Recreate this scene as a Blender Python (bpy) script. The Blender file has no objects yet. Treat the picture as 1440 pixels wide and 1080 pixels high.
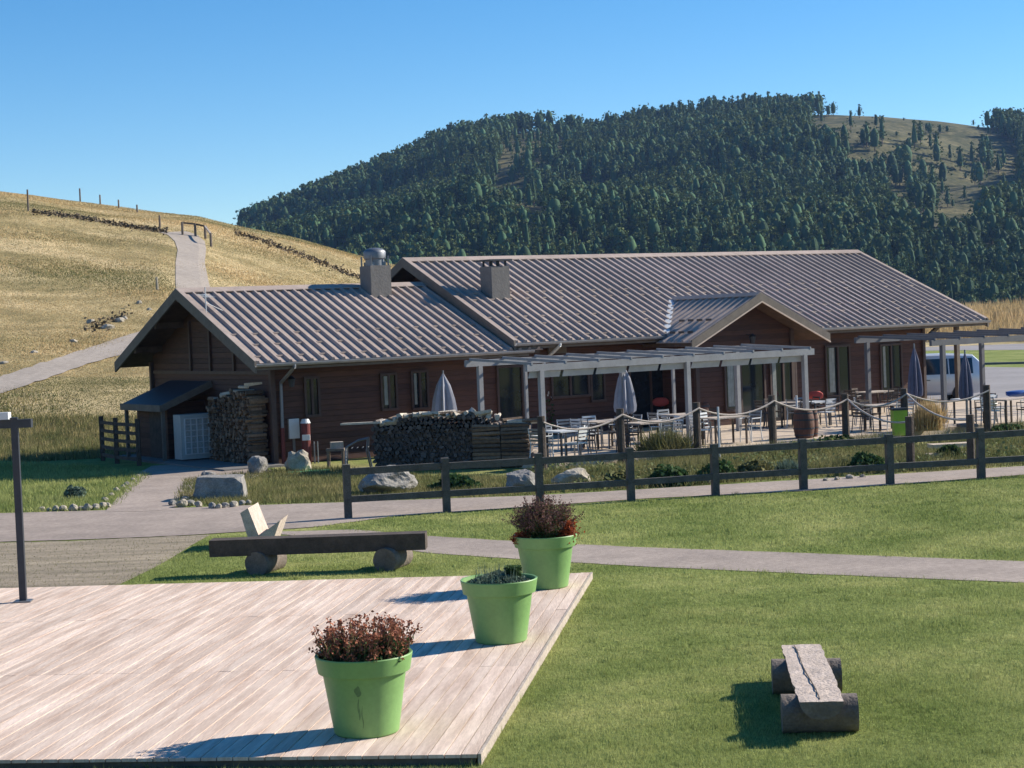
import bpy, bmesh, math, random
import numpy as np
from mathutils import Vector, Matrix, noise
R_=math.radians
rnd=random.Random(7)
C=bpy.context.scene
# ---------------------------------------------------------------- camera
F=2530.0; TH=.0359; RO=.0403; CH=3.85
HZD=.000085
fw=Vector((0,math.cos(TH),-math.sin(TH))); r0=Vector((1,0,0)); u0=Vector((0,math.sin(TH),math.cos(TH)))
rr=math.cos(RO)*r0-math.sin(RO)*u0; uu=math.sin(RO)*r0+math.cos(RO)*u0
CAMP=Vector((0,0,CH))
cd=bpy.data.cameras.new('camera'); cam=bpy.data.objects.new('camera',cd); C.collection.objects.link(cam)
cd.sensor_width=36; cd.lens=36*F/1440; cd.clip_end=6000; cd.clip_start=.1
cam.matrix_world=Matrix(((rr.x,uu.x,-fw.x,0),(rr.y,uu.y,-fw.y,0),(rr.z,uu.z,-fw.z,CH),(0,0,0,1)))
C.camera=cam
# ---------------------------------------------------------------- sky, sun, exposure
SAZ=R_(20); SEL=R_(30)
SUN=Vector((math.cos(SAZ)*math.cos(SEL),math.sin(SAZ)*math.cos(SEL),math.sin(SEL)))
w=bpy.data.worlds.new("World"); C.world=w; w.use_nodes=True; nt=w.node_tree
sky=nt.nodes.new('ShaderNodeTexSky'); sky.sky_type='NISHITA'; sky.sun_disc=False
sky.sun_elevation=SEL; sky.sun_rotation=math.pi/2-SAZ; sky.altitude=1500; sky.air_density=1.0; sky.dust_density=.1; sky.ozone_density=3.0
hs=nt.nodes.new('ShaderNodeHueSaturation'); hs.inputs['Saturation'].default_value=1.33; hs.inputs['Hue'].default_value=.5
nt.links.new(sky.outputs[0],hs.inputs['Color']); nt.links.new(hs.outputs[0],nt.nodes['Background'].inputs[0]); nt.nodes['Background'].inputs[1].default_value=.095
sd=bpy.data.lights.new('sun','SUN'); sd.energy=4.8; sd.angle=R_(.5); sd.color=(1,.92,.79)
so=bpy.data.objects.new('sun',sd); C.collection.objects.link(so); so.rotation_euler=SUN.to_track_quat('Z','Y').to_euler()
C.view_settings.view_transform='Standard'; C.view_settings.look='None'; C.view_settings.exposure=.70; C.view_settings.gamma=1
# ---------------------------------------------------------------- pixel (photo, 1440 wide) to world
def ray(px,py): return (fw+rr*((px-720)/F)+uu*((540-py)/F))
def U(px,py,z=0.):
    d=ray(px,py); t=(z-CH)/d.z; return CAMP+d*t
def proj(p):
    d=Vector(p)-CAMP; z=d.dot(fw); return (720+F*d.dot(rr)/z, 540-F*d.dot(uu)/z)
def tanel(px,py):
    d=ray(px,py); return d.z/math.hypot(d.x,d.y)
def interp(x,xs,ys): return float(np.interp(x,xs,ys))
# ---------------------------------------------------------------- terrain
def sst(t): t=np.clip(t,0,1); return t*t*(3-2*t)
_cl=[(-900,225),(-300,250),(0,266),(60,273),(100,280),(160,289),(220,296),(290,303),(340,316),(420,334),(500,356),(560,372),(650,400),(760,425),(900,446),(1100,449),(1300,441),(1440,436),(1700,425)]
_clx=np.array([a for a,b in _cl],float); _cla=np.array([tanel(a,b) for a,b in _cl])
_fl=[(-200,330),(240,330),(330,333),(400,306),(500,266),(560,242),(640,204),(700,188),(760,182),(790,182),(850,190),(900,178),(1000,168),(1080,158),(1140,158),(1180,157),(1250,160),(1330,170),(1390,180),(1440,182),(1500,190),(1700,215),(2200,260)]
_flx=np.array([a for a,b in _fl],float); _fla=np.array([tanel(a,b) for a,b in _fl])
def vn(x,y,s,seed=0.):
    # cheap smooth value noise from sines
    x=x/s+seed*13.7; y=y/s+seed*7.1
    return (np.sin(x*1.3+1.7*np.sin(y*.9+seed))+np.sin(y*1.7+1.3*np.sin(x*1.1+2+seed))+.6*np.sin(2.3*x-1.9*y+seed*3))/2.6
def TZ(x,y):
    x=np.asarray(x,float); y=np.asarray(y,float)
    r=np.hypot(x,y); az=np.arctan2(x,y); az=np.clip(az,-1.0,1.0); u=720+F*np.tan(az)
    rb=np.interp(u,[-200,230,560,1000],[61,62,85,158]); rc=np.interp(u,[0,560,1000,1440],[170,165,205,212])
    rb=rb+np.clip((-200-u)*.02,0,60)*0
    ac=np.interp(u,_clx,_cla); zc=CH+ac*rc
    t=np.clip((r-rb)/(rc-rb),0,1)
    back=np.where(y<0,0,1)
    S=.55*t+.45*sst(t)
    S=np.where(t<.15,S*sst(t/.15),S)
    z=zc*S
    z=z-np.clip(r-rc,0,None)*.13-np.clip(r-rc,0,6)**2*.006
    z=np.maximum(z,-14)
    z=z+sst(t*4)*(.22*vn(x,y,9,1)+.1*vn(x,y,3.1,2))
    # wooded far hill
    af=np.interp(u,_flx,_fla); R1=1080.
    t2=np.clip((r-480)/(R1-480),0,1)
    zf=-14+(af*R1+CH+14)*(t2**.92)
    zf=zf+sst(t2*3)*(1-sst((t2-.72)/.28)*.85)*(9*vn(x,y,75,3)+4*vn(x,y,31,4))
    zf=zf-np.clip(r-R1,0,None)*.16
    far=np.maximum(zf,-14)
    z=np.where(r>400,np.maximum(z,far),z)
    return np.where(y<-2,z*0,z) if False else z
def tz(x,y): return float(TZ(x,y))
def RT(px,py,r_from=20,r_to=1300):
    d=ray(px,py); h=math.hypot(d.x,d.y); rs=np.arange(r_from,r_to,.25)
    X=d.x/h*rs; Y=d.y/h*rs; Z=CH+d.z/h*rs; m=np.nonzero(TZ(X,Y)>=Z)[0]
    i=m[0] if len(m) else len(rs)-1
    return Vector((X[i],Y[i],float(TZ(X[i],Y[i]))))
# ---------------------------------------------------------------- materials
MATS={}
def mat(name,col,rough=.8,var=.25,scale=8.,bump=.0,bscale=None,col2=None,metal=0.,island=0.,coords='Object',stretch=None,spec=None,detail=6,trans=0.,fine=0.,big=0.,prerot=None):
    m=bpy.data.materials.new(name); m.use_nodes=True; n=m.node_tree; N=n.nodes; Lk=n.links
    b=N['Principled BSDF']; b.inputs['Roughness'].default_value=rough; b.inputs['Metallic'].default_value=metal
    if spec is not None: b.inputs['Specular IOR Level'].default_value=spec
    tc=N.new('ShaderNodeTexCoord'); mp=N.new('ShaderNodeMapping'); Lk.new(tc.outputs[coords],mp.inputs[0])
    if stretch: mp.inputs['Scale'].default_value=stretch
    if prerot is not None:
        m0=N.new('ShaderNodeMapping'); m0.inputs['Rotation'].default_value=(0,0,prerot); Lk.new(tc.outputs[coords],m0.inputs[0]); Lk.new(m0.outputs[0],mp.inputs[0])
    nz=N.new('ShaderNodeTexNoise'); nz.inputs['Scale'].default_value=scale; nz.inputs['Detail'].default_value=detail; nz.inputs['Roughness'].default_value=.65; Lk.new(mp.outputs[0],nz.inputs['Vector'])
    rp=N.new('ShaderNodeValToRGB'); Lk.new(nz.outputs[0],rp.inputs[0]); e=rp.color_ramp.elements; e[0].position=.32; e[1].position=.68
    c2=col2 if col2 else tuple(min(1,c*(1+var)) for c in col); c1=tuple(c*(1-var) for c in col) if not col2 else col
    e[0].color=(*c1,1); e[1].color=(*c2,1)
    out=rp.outputs[0]
    def mul(out,src,lo,hi):
        mr=N.new('ShaderNodeMapRange'); Lk.new(src,mr.inputs[0]); mr.inputs['From Min'].default_value=.25 if src.name!='Random Per Island' else 0; mr.inputs['From Max'].default_value=.75 if src.name!='Random Per Island' else 1
        mr.inputs['To Min'].default_value=lo; mr.inputs['To Max'].default_value=hi
        mx=N.new('ShaderNodeMix'); mx.data_type='RGBA'; mx.blend_type='MULTIPLY'; mx.inputs[0].default_value=1
        Lk.new(out,mx.inputs[6]); Lk.new(mr.outputs[0],mx.inputs[7]); return mx.outputs[2]
    if island:
        g=N.new('ShaderNodeNewGeometry'); out=mul(out,g.outputs['Random Per Island'],1-island,1+island)
    if fine:
        n2=N.new('ShaderNodeTexNoise'); n2.inputs['Scale'].default_value=scale*9; n2.inputs['Detail'].default_value=3; Lk.new(mp.outputs[0],n2.inputs['Vector']); out=mul(out,n2.outputs[0],1-fine,1+fine)
    if big:
        n3=N.new('ShaderNodeTexNoise'); n3.inputs['Scale'].default_value=scale/9; n3.inputs['Detail'].default_value=3; Lk.new(mp.outputs[0],n3.inputs['Vector']); out=mul(out,n3.outputs[0],1-big,1+big)
    Lk.new(out,b.inputs['Base Color'])
    if bump:
        bn=N.new('ShaderNodeTexNoise'); bn.inputs['Scale'].default_value=bscale or scale*3; bn.inputs['Detail'].default_value=4; Lk.new(mp.outputs[0],bn.inputs['Vector'])
        bp=N.new('ShaderNodeBump'); bp.inputs['Strength'].default_value=min(1,bump); bp.inputs['Distance'].default_value=.03; Lk.new(bn.outputs[0],bp.inputs['Height']); Lk.new(bp.outputs[0],b.inputs['Normal'])
    if trans:
        tr=N.new('ShaderNodeBsdfTranslucent'); Lk.new(out,tr.inputs[0]); ms=N.new('ShaderNodeMixShader'); ms.inputs[0].default_value=trans
        Lk.new(b.outputs[0],ms.inputs[1]); Lk.new(tr.outputs[0],ms.inputs[2]); Lk.new(ms.outputs[0],N['Material Output'].inputs[0])
    MATS[name]=m; return m
def cladding(name,c1,c2,board=.16):
    """horizontal boards with grooves, by object Z"""
    m=bpy.data.materials.new(name); m.use_nodes=True; N=m.node_tree.nodes; Lk=m.node_tree.links; b=N['Principled BSDF']; b.inputs['Roughness'].default_value=.7
    tc=N.new('ShaderNodeTexCoord'); sp=N.new('ShaderNodeSeparateXYZ'); Lk.new(tc.outputs['Object'],sp.inputs[0])
    dv=N.new('ShaderNodeMath'); dv.operation='DIVIDE'; dv.inputs[1].default_value=board; Lk.new(sp.outputs[2],dv.inputs[0])
    fr=N.new('ShaderNodeMath'); fr.operation='FRACT'; Lk.new(dv.outputs[0],fr.inputs[0])
    fl=N.new('ShaderNodeMath'); fl.operation='FLOOR'; Lk.new(dv.outputs[0],fl.inputs[0])
    wn=N.new('ShaderNodeTexWhiteNoise'); wn.noise_dimensions='1D'; Lk.new(fl.outputs[0],wn.inputs['W'])
    mp=N.new('ShaderNodeMapping'); mp.inputs['Scale'].default_value=(1.5,1.5,14); Lk.new(tc.outputs['Object'],mp.inputs[0])
    nz=N.new('ShaderNodeTexNoise'); nz.inputs['Scale'].default_value=2; nz.inputs['Detail'].default_value=5; Lk.new(mp.outputs[0],nz.inputs['Vector'])
    ad=N.new('ShaderNodeMath'); ad.operation='ADD'; Lk.new(nz.outputs[0],ad.inputs[0]); 
    ml=N.new('ShaderNodeMath'); ml.operation='MULTIPLY'; ml.inputs[1].default_value=.45; Lk.new(wn.outputs[0],ml.inputs[0]); Lk.new(ml.outputs[0],ad.inputs[1])
    rp=N.new('ShaderNodeValToRGB'); e=rp.color_ramp.elements; e[0].position=.4;e[0].color=(*c1,1);e[1].position=1.0;e[1].color=(*c2,1); Lk.new(ad.outputs[0],rp.inputs[0])
    gr=N.new('ShaderNodeMapRange'); gr.inputs['From Min'].default_value=0; gr.inputs['From Max'].default_value=.1; gr.inputs['To Min'].default_value=.25; gr.inputs['To Max'].default_value=1; Lk.new(fr.outputs[0],gr.inputs[0])
    mx=N.new('ShaderNodeMix'); mx.data_type='RGBA'; mx.blend_type='MULTIPLY'; mx.inputs[0].default_value=1; Lk.new(rp.outputs[0],mx.inputs[6]); Lk.new(gr.outputs[0],mx.inputs[7]); Lk.new(mx.outputs[2],b.inputs['Base Color'])
    bp=N.new('ShaderNodeBump'); bp.inputs['Distance'].default_value=.02; bp.inputs['Strength'].default_value=.8; Lk.new(gr.outputs[0],bp.inputs['Height']); Lk.new(bp.outputs[0],b.inputs['Normal'])
    MATS[name]=m; return m
M=MATS
mat('asphalt',(.34,.275,.23),.92,.16,1.2,.4,60,fine=.2,big=.2)
mat('park_asphalt',(.26,.24,.235),.9,.1,2,.2,40,fine=.1,big=.15)
mat('path_gravel',(.34,.29,.245),.95,.15,3,.4,40,fine=.2,big=.1)
mat('worn',(.20,.165,.11),.95,.22,1.1,.5,30,stretch=(.3,2.5,1),fine=.3,col2=(.40,.325,.235),big=.15)
mat('deckwood',(.50,.365,.285),.85,.2,2.2,.3,20,col2=(.78,.635,.53),island=.10,stretch=(4.,.35,1),fine=.10,big=.14,prerot=.135,spec=.2)
mat('deckedge',(.12,.1,.08),.9,.3,6)
mat('pot_green',(.195,.36,.115),.5,.1,3,fine=.06,big=.1)
mat('pot_dirt',(.12,.22,.08),.8,.3,6)
mat('soil',(.05,.035,.025),.95,.4,20,.6)
mat('hill_soil',(.12,.09,.055),.95,.4,3,.3,island=.4)
mat('old_wood',(.17,.135,.11),.85,.3,5,.6,25,stretch=(1,1,1),fine=.2)
mat('old_wood_top',(.44,.36,.30),.9,.2,6,.6,30,fine=.25,col2=(.6,.5,.43),spec=.1)
mat('dark_wood',(.075,.055,.042),.85,.35,5,.5,25,fine=.2)
mat('pale_wood',(.42,.35,.29),.85,.2,5,.6,25,fine=.18)
mat('fence_wood',(.095,.085,.075),.85,.3,4,.5,25,fine=.2)
mat('rope',(.5,.42,.36),.9,.2,20)
mat('roof_metal',(.38,.31,.272),.85,.12,2.5,metal=0.,big=.16,fine=.12,spec=.05)
mat('roof_under',(.09,.055,.035),.8,.3,4)
mat('fascia',(.15,.125,.10),.75,.2,3,.2,fine=.1)
mat('gutter_zinc',(.30,.30,.31),.4,.12,4,metal=.4)
mat('trim_pale',(.55,.43,.34),.7,.12,4)
cladding('clad_wing',(.045,.017,.011),(.10,.042,.026))
cladding('clad_main',(.045,.016,.010),(.09,.036,.022))
mat('red_paint',(.13,.02,.018),.55,.2,5)
mat('frame_brown',(.07,.04,.03),.6,.2,5)
mat('glass',(.012,.018,.024),.06,.1,2,spec=.6)
mat('curtain_or_reflection',(.35,.37,.33),.8,.2,5)
mat('poly_panel',(.5,.51,.52),.5,.12,3)
mat('pergola_paint',(.27,.27,.275),.65,.14,4,fine=.1)
mat('render_grey',(.17,.16,.15),.9,.12,5,.3,fine=.1)
mat('metal_grey',(.22,.23,.245),.5,.12,5,metal=.7)
mat('cowl_metal',(.07,.08,.10),.42,.15,5,metal=.5)
mat('dark_metal',(.04,.045,.055),.5,.2,5,metal=.3)
mat('white_metal',(.62,.63,.63),.45,.08,4)
mat('cabinet',(.42,.44,.43),.5,.08,4)
mat('canvas',(.36,.37,.42),.85,.12,6,trans=.15)
mat('canvas_navy',(.13,.13,.19),.85,.12,6)
mat('terrace',(.46,.36,.26),.85,.15,3,.3,col2=(.60,.485,.37),fine=.12,big=.1)
mat('stone',(.16,.15,.14),.95,.35,4,1.,12,fine=.3,col2=(.33,.31,.28))
mat('stone_pale',(.25,.22,.17),.95,.25,5,.9,15,fine=.3,col2=(.45,.4,.32))
mat('bark',(.16,.12,.09),.9,.35,12,.8,30,island=.35)
mat('log_end',(.38,.27,.18),.85,.25,14,island=.3)
mat('firewood',(.17,.115,.075),.9,.3,14,.6,30,island=.45)
mat('firewood_dark',(.10,.082,.072),.9,.35,14,.6,30,island=.5)
mat('firewood_pale',(.5,.44,.36),.9,.2,14,.6,30,island=.25)
mat('grass_blade',(.20,.255,.075),.7,.35,.45,col2=(.42,.435,.17),big=.2,island=.35,coords='Object',trans=.35,detail=3,spec=.12)
mat('bank_blade',(.12,.14,.05),.8,.4,.8,col2=(.30,.26,.12),island=.4,trans=.3,detail=3,spec=.12)
mat('straw_blade',(.43,.32,.155),.85,.3,.12,col2=(.64,.475,.26),island=.35,trans=.3,detail=3,spec=.12)
mat('heather',(.16,.085,.075),.85,.4,6,island=.45,trans=.2,spec=.12)
mat('leaf_green',(.055,.10,.035),.75,.4,6,island=.4,trans=.25,spec=.12)
mat('leaf_cover',(.10,.14,.05),.8,.4,2,col2=(.24,.24,.11),island=.4,trans=.25,spec=.12)
mat('leaf_grey',(.15,.20,.15),.8,.3,8,island=.4,trans=.2,spec=.12)
mat('leaf_orange',(.36,.085,.035),.8,.4,8,island=.4,trans=.25,spec=.12)
mat('flower_dry',(.33,.135,.085),.85,.4,9,island=.45,trans=.2,spec=.12)
mat('stem',(.16,.12,.05),.8,.4,9,island=.3)
mat('conifer',(.06,.10,.034),.8,.3,.02,col2=(.13,.155,.045),island=.4,coords='Object',detail=2,trans=.15,spec=.12)
mat('crown_light_block',(.05,.095,.045),.85,.3,.05,island=.4,spec=.12)
mat('trunk',(.12,.09,.07),.9,.3,5)
mat('car_silver',(.66,.67,.69),.28,.03,3,metal=.35)
mat('car_glass',(.015,.03,.045),.08,.1,3,spec=.7)
mat('tyre',(.02,.02,.022),.8,.2,8)
mat('rim_metal',(.5,.5,.52),.35,.1,6,metal=.8)
mat('lamp_red',(.4,.02,.02),.3,.1,4)
mat('blue_plastic',(.03,.09,.3),.5,.1,4)
mat('bin_green',(.28,.45,.04),.5,.15,4)
mat('red_cloth',(.35,.05,.04),.8,.2,5)
mat('poster',(.55,.42,.36),.6,.5,3,col2=(.15,.2,.3))
mat('mat_green',(.08,.42,.22),.8,.1,6)
mat('barrel',(.11,.045,.028),.7,.3,6,.3,stretch=(3,3,.5))
# ground: lawn / dry grass / bare mountain soil by a per-vertex 'dry' weight
def ground_mat():
    m=bpy.data.materials.new('ground'); m.use_nodes=True; N=m.node_tree.nodes; Lk=m.node_tree.links; b=N['Principled BSDF']; b.inputs['Roughness'].default_value=.95; b.inputs['Specular IOR Level'].default_value=.1
    tc=N.new('ShaderNodeTexCoord')
    def nz(s,d=6,st=None,dis=0):
        k=N.new('ShaderNodeTexNoise'); k.inputs['Scale'].default_value=s; k.inputs['Detail'].default_value=d; k.inputs['Roughness'].default_value=.7; k.inputs['Distortion'].default_value=dis
        if st:
            mp=N.new('ShaderNodeMapping'); mp.inputs['Scale'].default_value=st; Lk.new(tc.outputs['Object'],mp.inputs[0]); Lk.new(mp.outputs[0],k.inputs['Vector'])
        else: Lk.new(tc.outputs['Object'],k.inputs['Vector'])
        return k
    def ramp(src,stops):
        rp=N.new('ShaderNodeValToRGB'); e=rp.color_ramp.elements
        while len(e)<len(stops): e.new(.5)
        for q,(p,c) in zip(e,stops): q.position=p; q.color=(*c,1)
        Lk.new(src,rp.inputs[0]); return rp.outputs[0]
    def mix(f,a,c,bt='MIX'):
        mx=N.new('ShaderNodeMix'); mx.data_type='RGBA'; mx.blend_type=bt
        if isinstance(f,float): mx.inputs[0].default_value=f
        else: Lk.new(f,mx.inputs[0])
        Lk.new(a,mx.inputs[6]); Lk.new(c,mx.inputs[7]); return mx.outputs[2]
    lawn=ramp(nz(.45,8).outputs[0],[(.33,(.16,.20,.05)),(.5,(.22,.26,.078)),(.66,(.35,.35,.135))])
    lf=ramp(nz(14,5).outputs[0],[(.3,(.62,.62,.6)),(.7,(1.3,1.3,1.2))]); lawn=mix(1.,lawn,lf,'MULTIPLY')
    dry=ramp(nz(.055,9,(1,1.6,1),1.2).outputs[0],[(.34,(.19,.165,.075)),(.46,(.35,.285,.15)),(.56,(.50,.40,.23)),(.68,(.58,.46,.28))])
    df=ramp(nz(1.1,7,(1,.5,2.)).outputs[0],[(.3,(.62,.64,.6)),(.68,(1.28,1.25,1.2))]); dry=mix(1.,dry,df,'MULTIPLY')
    far=ramp(nz(.035,10,(1,1,1),.8).outputs[0],[(.36,(.045,.055,.022)),(.5,(.105,.10,.05)),(.64,(.19,.165,.085))])
    far=mix(1.,far,ramp(nz(.35,6).outputs[0],[(.35,(.5,.55,.5)),(.62,(1.35,1.3,1.25))]),'MULTIPLY')
    at=N.new('ShaderNodeAttribute'); at.attribute_name='dry'; at2=N.new('ShaderNodeAttribute'); at2.attribute_name='far'
    # break the border of the dry grass with noise
    ad=N.new('ShaderNodeMath'); ad.operation='ADD'; Lk.new(at.outputs['Fac'],ad.inputs[0])
    sb=N.new('ShaderNodeMath'); sb.operation='MULTIPLY_ADD'; Lk.new(nz(.25,7).outputs[0],sb.inputs[0]); sb.inputs[1].default_value=.9; sb.inputs[2].default_value=-.45; Lk.new(sb.outputs[0],ad.inputs[1])
    mr=N.new('ShaderNodeMapRange'); mr.inputs['From Min'].default_value=.3; mr.inputs['From Max'].default_value=.7; Lk.new(ad.outputs[0],mr.inputs[0])
    c=mix(mr.outputs[0],lawn,dry); c=mix(at2.outputs['Fac'],c,far); Lk.new(c,b.inputs['Base Color'])
    bp=N.new('ShaderNodeBump'); bp.inputs['Strength'].default_value=.7; bp.inputs['Distance'].default_value=.12; Lk.new(nz(3.5,8).outputs[0],bp.inputs['Height']); Lk.new(bp.outputs[0],b.inputs['Normal'])
    M['ground']=m
ground_mat()
# ---------------------------------------------------------------- mesh builder
ORG={}
def tag(o,label=None,cat=None,group=None,kind=None):
    if label:o['label']=label
    if cat:o['category']=cat
    if group:o['group']=group
    if kind:o['kind']=kind
    return o
def link(o): C.collection.objects.link(o); return o
def empty(name,loc,label=None,cat=None,group=None,rz=0):
    o=bpy.data.objects.new(name,None); o.empty_display_size=.2; link(o); o.location=loc; o.rotation_euler=(0,0,rz); ORG[o.name]=Vector(loc) if rz==0 else Vector((0,0,0))
    return tag(o,label,cat,group)
class MB:
    def __init__(s): s.v=[];s.f=[];s.mi=[];s.k=0
    def add(s,vs,fs):
        n=len(s.v); s.v+= [tuple(v) for v in vs]; s.f+=[tuple(i+n for i in f) for f in fs]; s.mi+=[s.k]*len(fs); return s
    def hexa(s,b,t):   # 4 bottom, 4 top points, counter-clockwise
        return s.add(list(b)+list(t),[(3,2,1,0),(4,5,6,7),(0,1,5,4),(1,2,6,5),(2,3,7,6),(3,0,4,7)])
    def box(s,c,sz,rz=0,rx=0,ry=0,j=0):
        m=Matrix.Rotation(rz,3,'Z')@Matrix.Rotation(ry,3,'Y')@Matrix.Rotation(rx,3,'X'); c=Vector(c); h=[a/2 for a in sz]
        P=[]
        for z in (-1,1):
            for x,y in ((-1,-1),(1,-1),(1,1),(-1,1)):
                P.append(c+m@Vector((x*h[0]*(1+j*rnd.uniform(-1,1)),y*h[1]*(1+j*rnd.uniform(-1,1)),z*h[2]*(1+j*rnd.uniform(-1,1)))))
        return s.hexa(P[:4],P[4:])
    def beam(s,a,b,w,h,up=(0,0,1)):
        a=Vector(a);b=Vector(b); d=(b-a).normalized(); up=Vector(up); x=d.cross(up)
        if x.length<1e-4: x=d.cross(Vector((0,1,0)))
        x.normalize(); y=x.cross(d).normalized(); x=x*w/2; y=y*h/2
        return s.add([a-x-y,a+x-y,a+x+y,a-x+y,b-x-y,b+x-y,b+x+y,b-x+y],[(0,3,2,1)[::-1],(4,5,6,7),(0,1,5,4),(1,2,6,5),(2,3,7,6),(3,0,4,7)])
    def cyl(s,a,b,r1,r2=None,n=10,wob=0):
        a=Vector(a);b=Vector(b); r2=r1 if r2 is None else r2; d=(b-a).normalized(); x=d.cross(Vector((0,0,1)))
        if x.length<1e-3: x=Vector((1,0,0))
        x.normalize(); y=d.cross(x); ph=rnd.random()*6
        vs=[];k=[1+wob*rnd.uniform(-1,1) for _ in range(n)]
        for (p,r) in ((a,r1),(b,r2)):
            for i in range(n):
                t=ph+2*math.pi*i/n; vs.append(p+(x*math.cos(t)+y*math.sin(t))*r*k[i])
        fs=[(i,(i+1)%n,n+(i+1)%n,n+i) for i in range(n)]+[tuple(range(n))[::-1],tuple(range(n,2*n))]
        return s.add(vs,fs)
    def tube(s,pts,r,n=6):
        for a,b in zip(pts[:-1],pts[1:]): s.cyl(a,b,r,r,n)
        return s
    def lathe(s,c,prof,n=40):
        c=Vector(c); vs=[]
        for (r,z) in prof:
            for i in range(n):
                t=2*math.pi*i/n; vs.append(c+Vector((r*math.cos(t),r*math.sin(t),z)))
        fs=[]
        for k in range(len(prof)-1):
            for i in range(n): fs.append((k*n+i,k*n+(i+1)%n,(k+1)*n+(i+1)%n,(k+1)*n+i))
        return s.add(vs,fs)
    def poly(s,pts): return s.add(pts,[tuple(range(len(pts)))])
    def prism(s,pts,off):   # polygon extruded by vector
        n=len(pts); off=Vector(off); P=[Vector(p) for p in pts]
        return s.add(P+[p+off for p in P],[tuple(range(n))[::-1],tuple(range(n,2*n))]+[(i,(i+1)%n,n+(i+1)%n,n+i) for i in range(n)])
    def rock(s,c,sz,seed=0,rough=.3,sub=3,flat=0.,rz=0,block=False):
        bm=bmesh.new(); bmesh.ops.create_icosphere(bm,subdivisions=sub,radius=1); m=Matrix.Rotation(rz,3,'Z')
        planes=[]; rg=random.Random(seed)
        for _ in range(9):
            v=Vector((rg.gauss(0,1),rg.gauss(0,1),rg.gauss(0,.8))).normalized(); planes.append((v,rg.uniform(.6,.88)))
        if block: planes=[(Vector(a_).normalized(),d_) for a_,d_ in (((1,.05,.1),.66),((-1,.1,.05),.66),((0,-1,.15),.6),((0,1,0),.65),((.04,0,1),.56),((0,0,-1),.5),((1,-1,1),.85),((-1,-1,1),.9))]
        vs=[]
        for v in bm.verts:
            p=v.co.copy()
            for (nn,dd) in planes:
                k=p.dot(nn)
                if k>dd: p-=nn*(k-dd)
            p*=1+rough*.45*noise.noise(p*1.6+Vector((seed*3.1,0,0)))+rough*.2*noise.noise(p*5+Vector((seed,2,0)))
            q=m@Vector((p.x*sz[0],p.y*sz[1],p.z*sz[2])); vs.append(Vector(c)+q)
        fs=[tuple(v.index for v in f.verts) for f in bm.faces]; bm.free(); return s.add(vs,fs)
    def build(s,name,m,parent=None,loc=None,smooth=False,mats=None,local=False):
        me=bpy.data.meshes.new(name); 
        o=None
        org=Vector((0,0,0))
        if parent is not None: org=ORG.get(parent.name,Vector((0,0,0)))
        elif loc is not None: org=Vector(loc)
        if local: org=Vector((0,0,0))
        me.from_pydata([(a[0]-org.x,a[1]-org.y,a[2]-org.z) for a in s.v],[],s.f)
        if isinstance(m,str): m=[m]
        for k in m: me.materials.append(M[k])
        if len(m)>1: me.polygons.foreach_set('material_index',s.mi)
        if smooth:
            me.polygons.foreach_set('use_smooth',[True]*len(me.polygons))
            try: me.set_sharp_from_angle(angle=R_(35))
            except Exception: pass
        me.update()
        bm=bmesh.new(); bm.from_mesh(me); bmesh.ops.recalc_face_normals(bm,faces=bm.faces); bm.to_mesh(me); bm.free()
        o=bpy.data.objects.new(name,me); link(o)
        if parent is not None: o.parent=parent; ORG[o.name]=ORG.get(parent.name,Vector((0,0,0)))
        else:
            o.location=org; ORG[o.name]=org
        return o
def fastmesh(name,V,Fc,m,k=3,parent=None,loc=None,mi=None):
    """V (n,3) array, Fc (m,k) array"""
    V=np.asarray(V,np.float32).copy(); org=Vector((0,0,0))
    if parent is not None: org=ORG.get(parent.name,org)
    elif loc is not None: org=Vector(loc)
    V-=np.array(org,np.float32)
    me=bpy.data.meshes.new(name); Fc=np.asarray(Fc,np.int32)
    me.vertices.add(len(V)); me.vertices.foreach_set('co',V.ravel()); me.loops.add(Fc.size); me.loops.foreach_set('vertex_index',Fc.ravel())
    me.polygons.add(len(Fc)); me.polygons.foreach_set('loop_start',np.arange(0,Fc.size,k,dtype=np.int32)); me.polygons.foreach_set('loop_total',np.full(len(Fc),k,np.int32))
    for q in ([m] if isinstance(m,str) else m): me.materials.append(M[q])
    if mi is not None: me.polygons.foreach_set('material_index',np.asarray(mi,np.int32))
    me.update(calc_edges=True); me.validate()
    o=bpy.data.objects.new(name,me); link(o)
    if parent is not None: o.parent=parent; ORG[o.name]=org
    else: o.location=org; ORG[o.name]=org
    return o
rs=np.random.RandomState(11)
def blades(P,h,wd,lean=.5,seg=1):
    """triangular blades at points P (n,3); h heights (n)"""
    n=len(P); a=rs.uniform(0,2*np.pi,n); b=rs.uniform(0,2*np.pi,n); le=rs.uniform(0,lean,n)*h
    dx=np.stack([np.cos(a),np.sin(a),0*a],1)*wd[:,None]/2; tip=np.stack([np.cos(b)*le,np.sin(b)*le,h],1)
    V=np.concatenate([P-dx,P+dx,P+tip],1).reshape(-1,3); return V,np.arange(3*n).reshape(-1,3)
def leaves(P,size,flat=.0):
    n=len(P); A=rs.normal(size=(n,3)); A/=np.linalg.norm(A,axis=1)[:,None]; B=rs.normal(size=(n,3)); B-=A*(A*B).sum(1)[:,None]; B/=np.linalg.norm(B,axis=1)[:,None]
    s=(size*rs.uniform(.6,1.3,n))[:,None]; A=A*s;B=B*s*.6
    V=np.concatenate([P-A,P+B,P+A,P-B],1).reshape(-1,3); return V,np.arange(4*n).reshape(-1,4)
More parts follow.
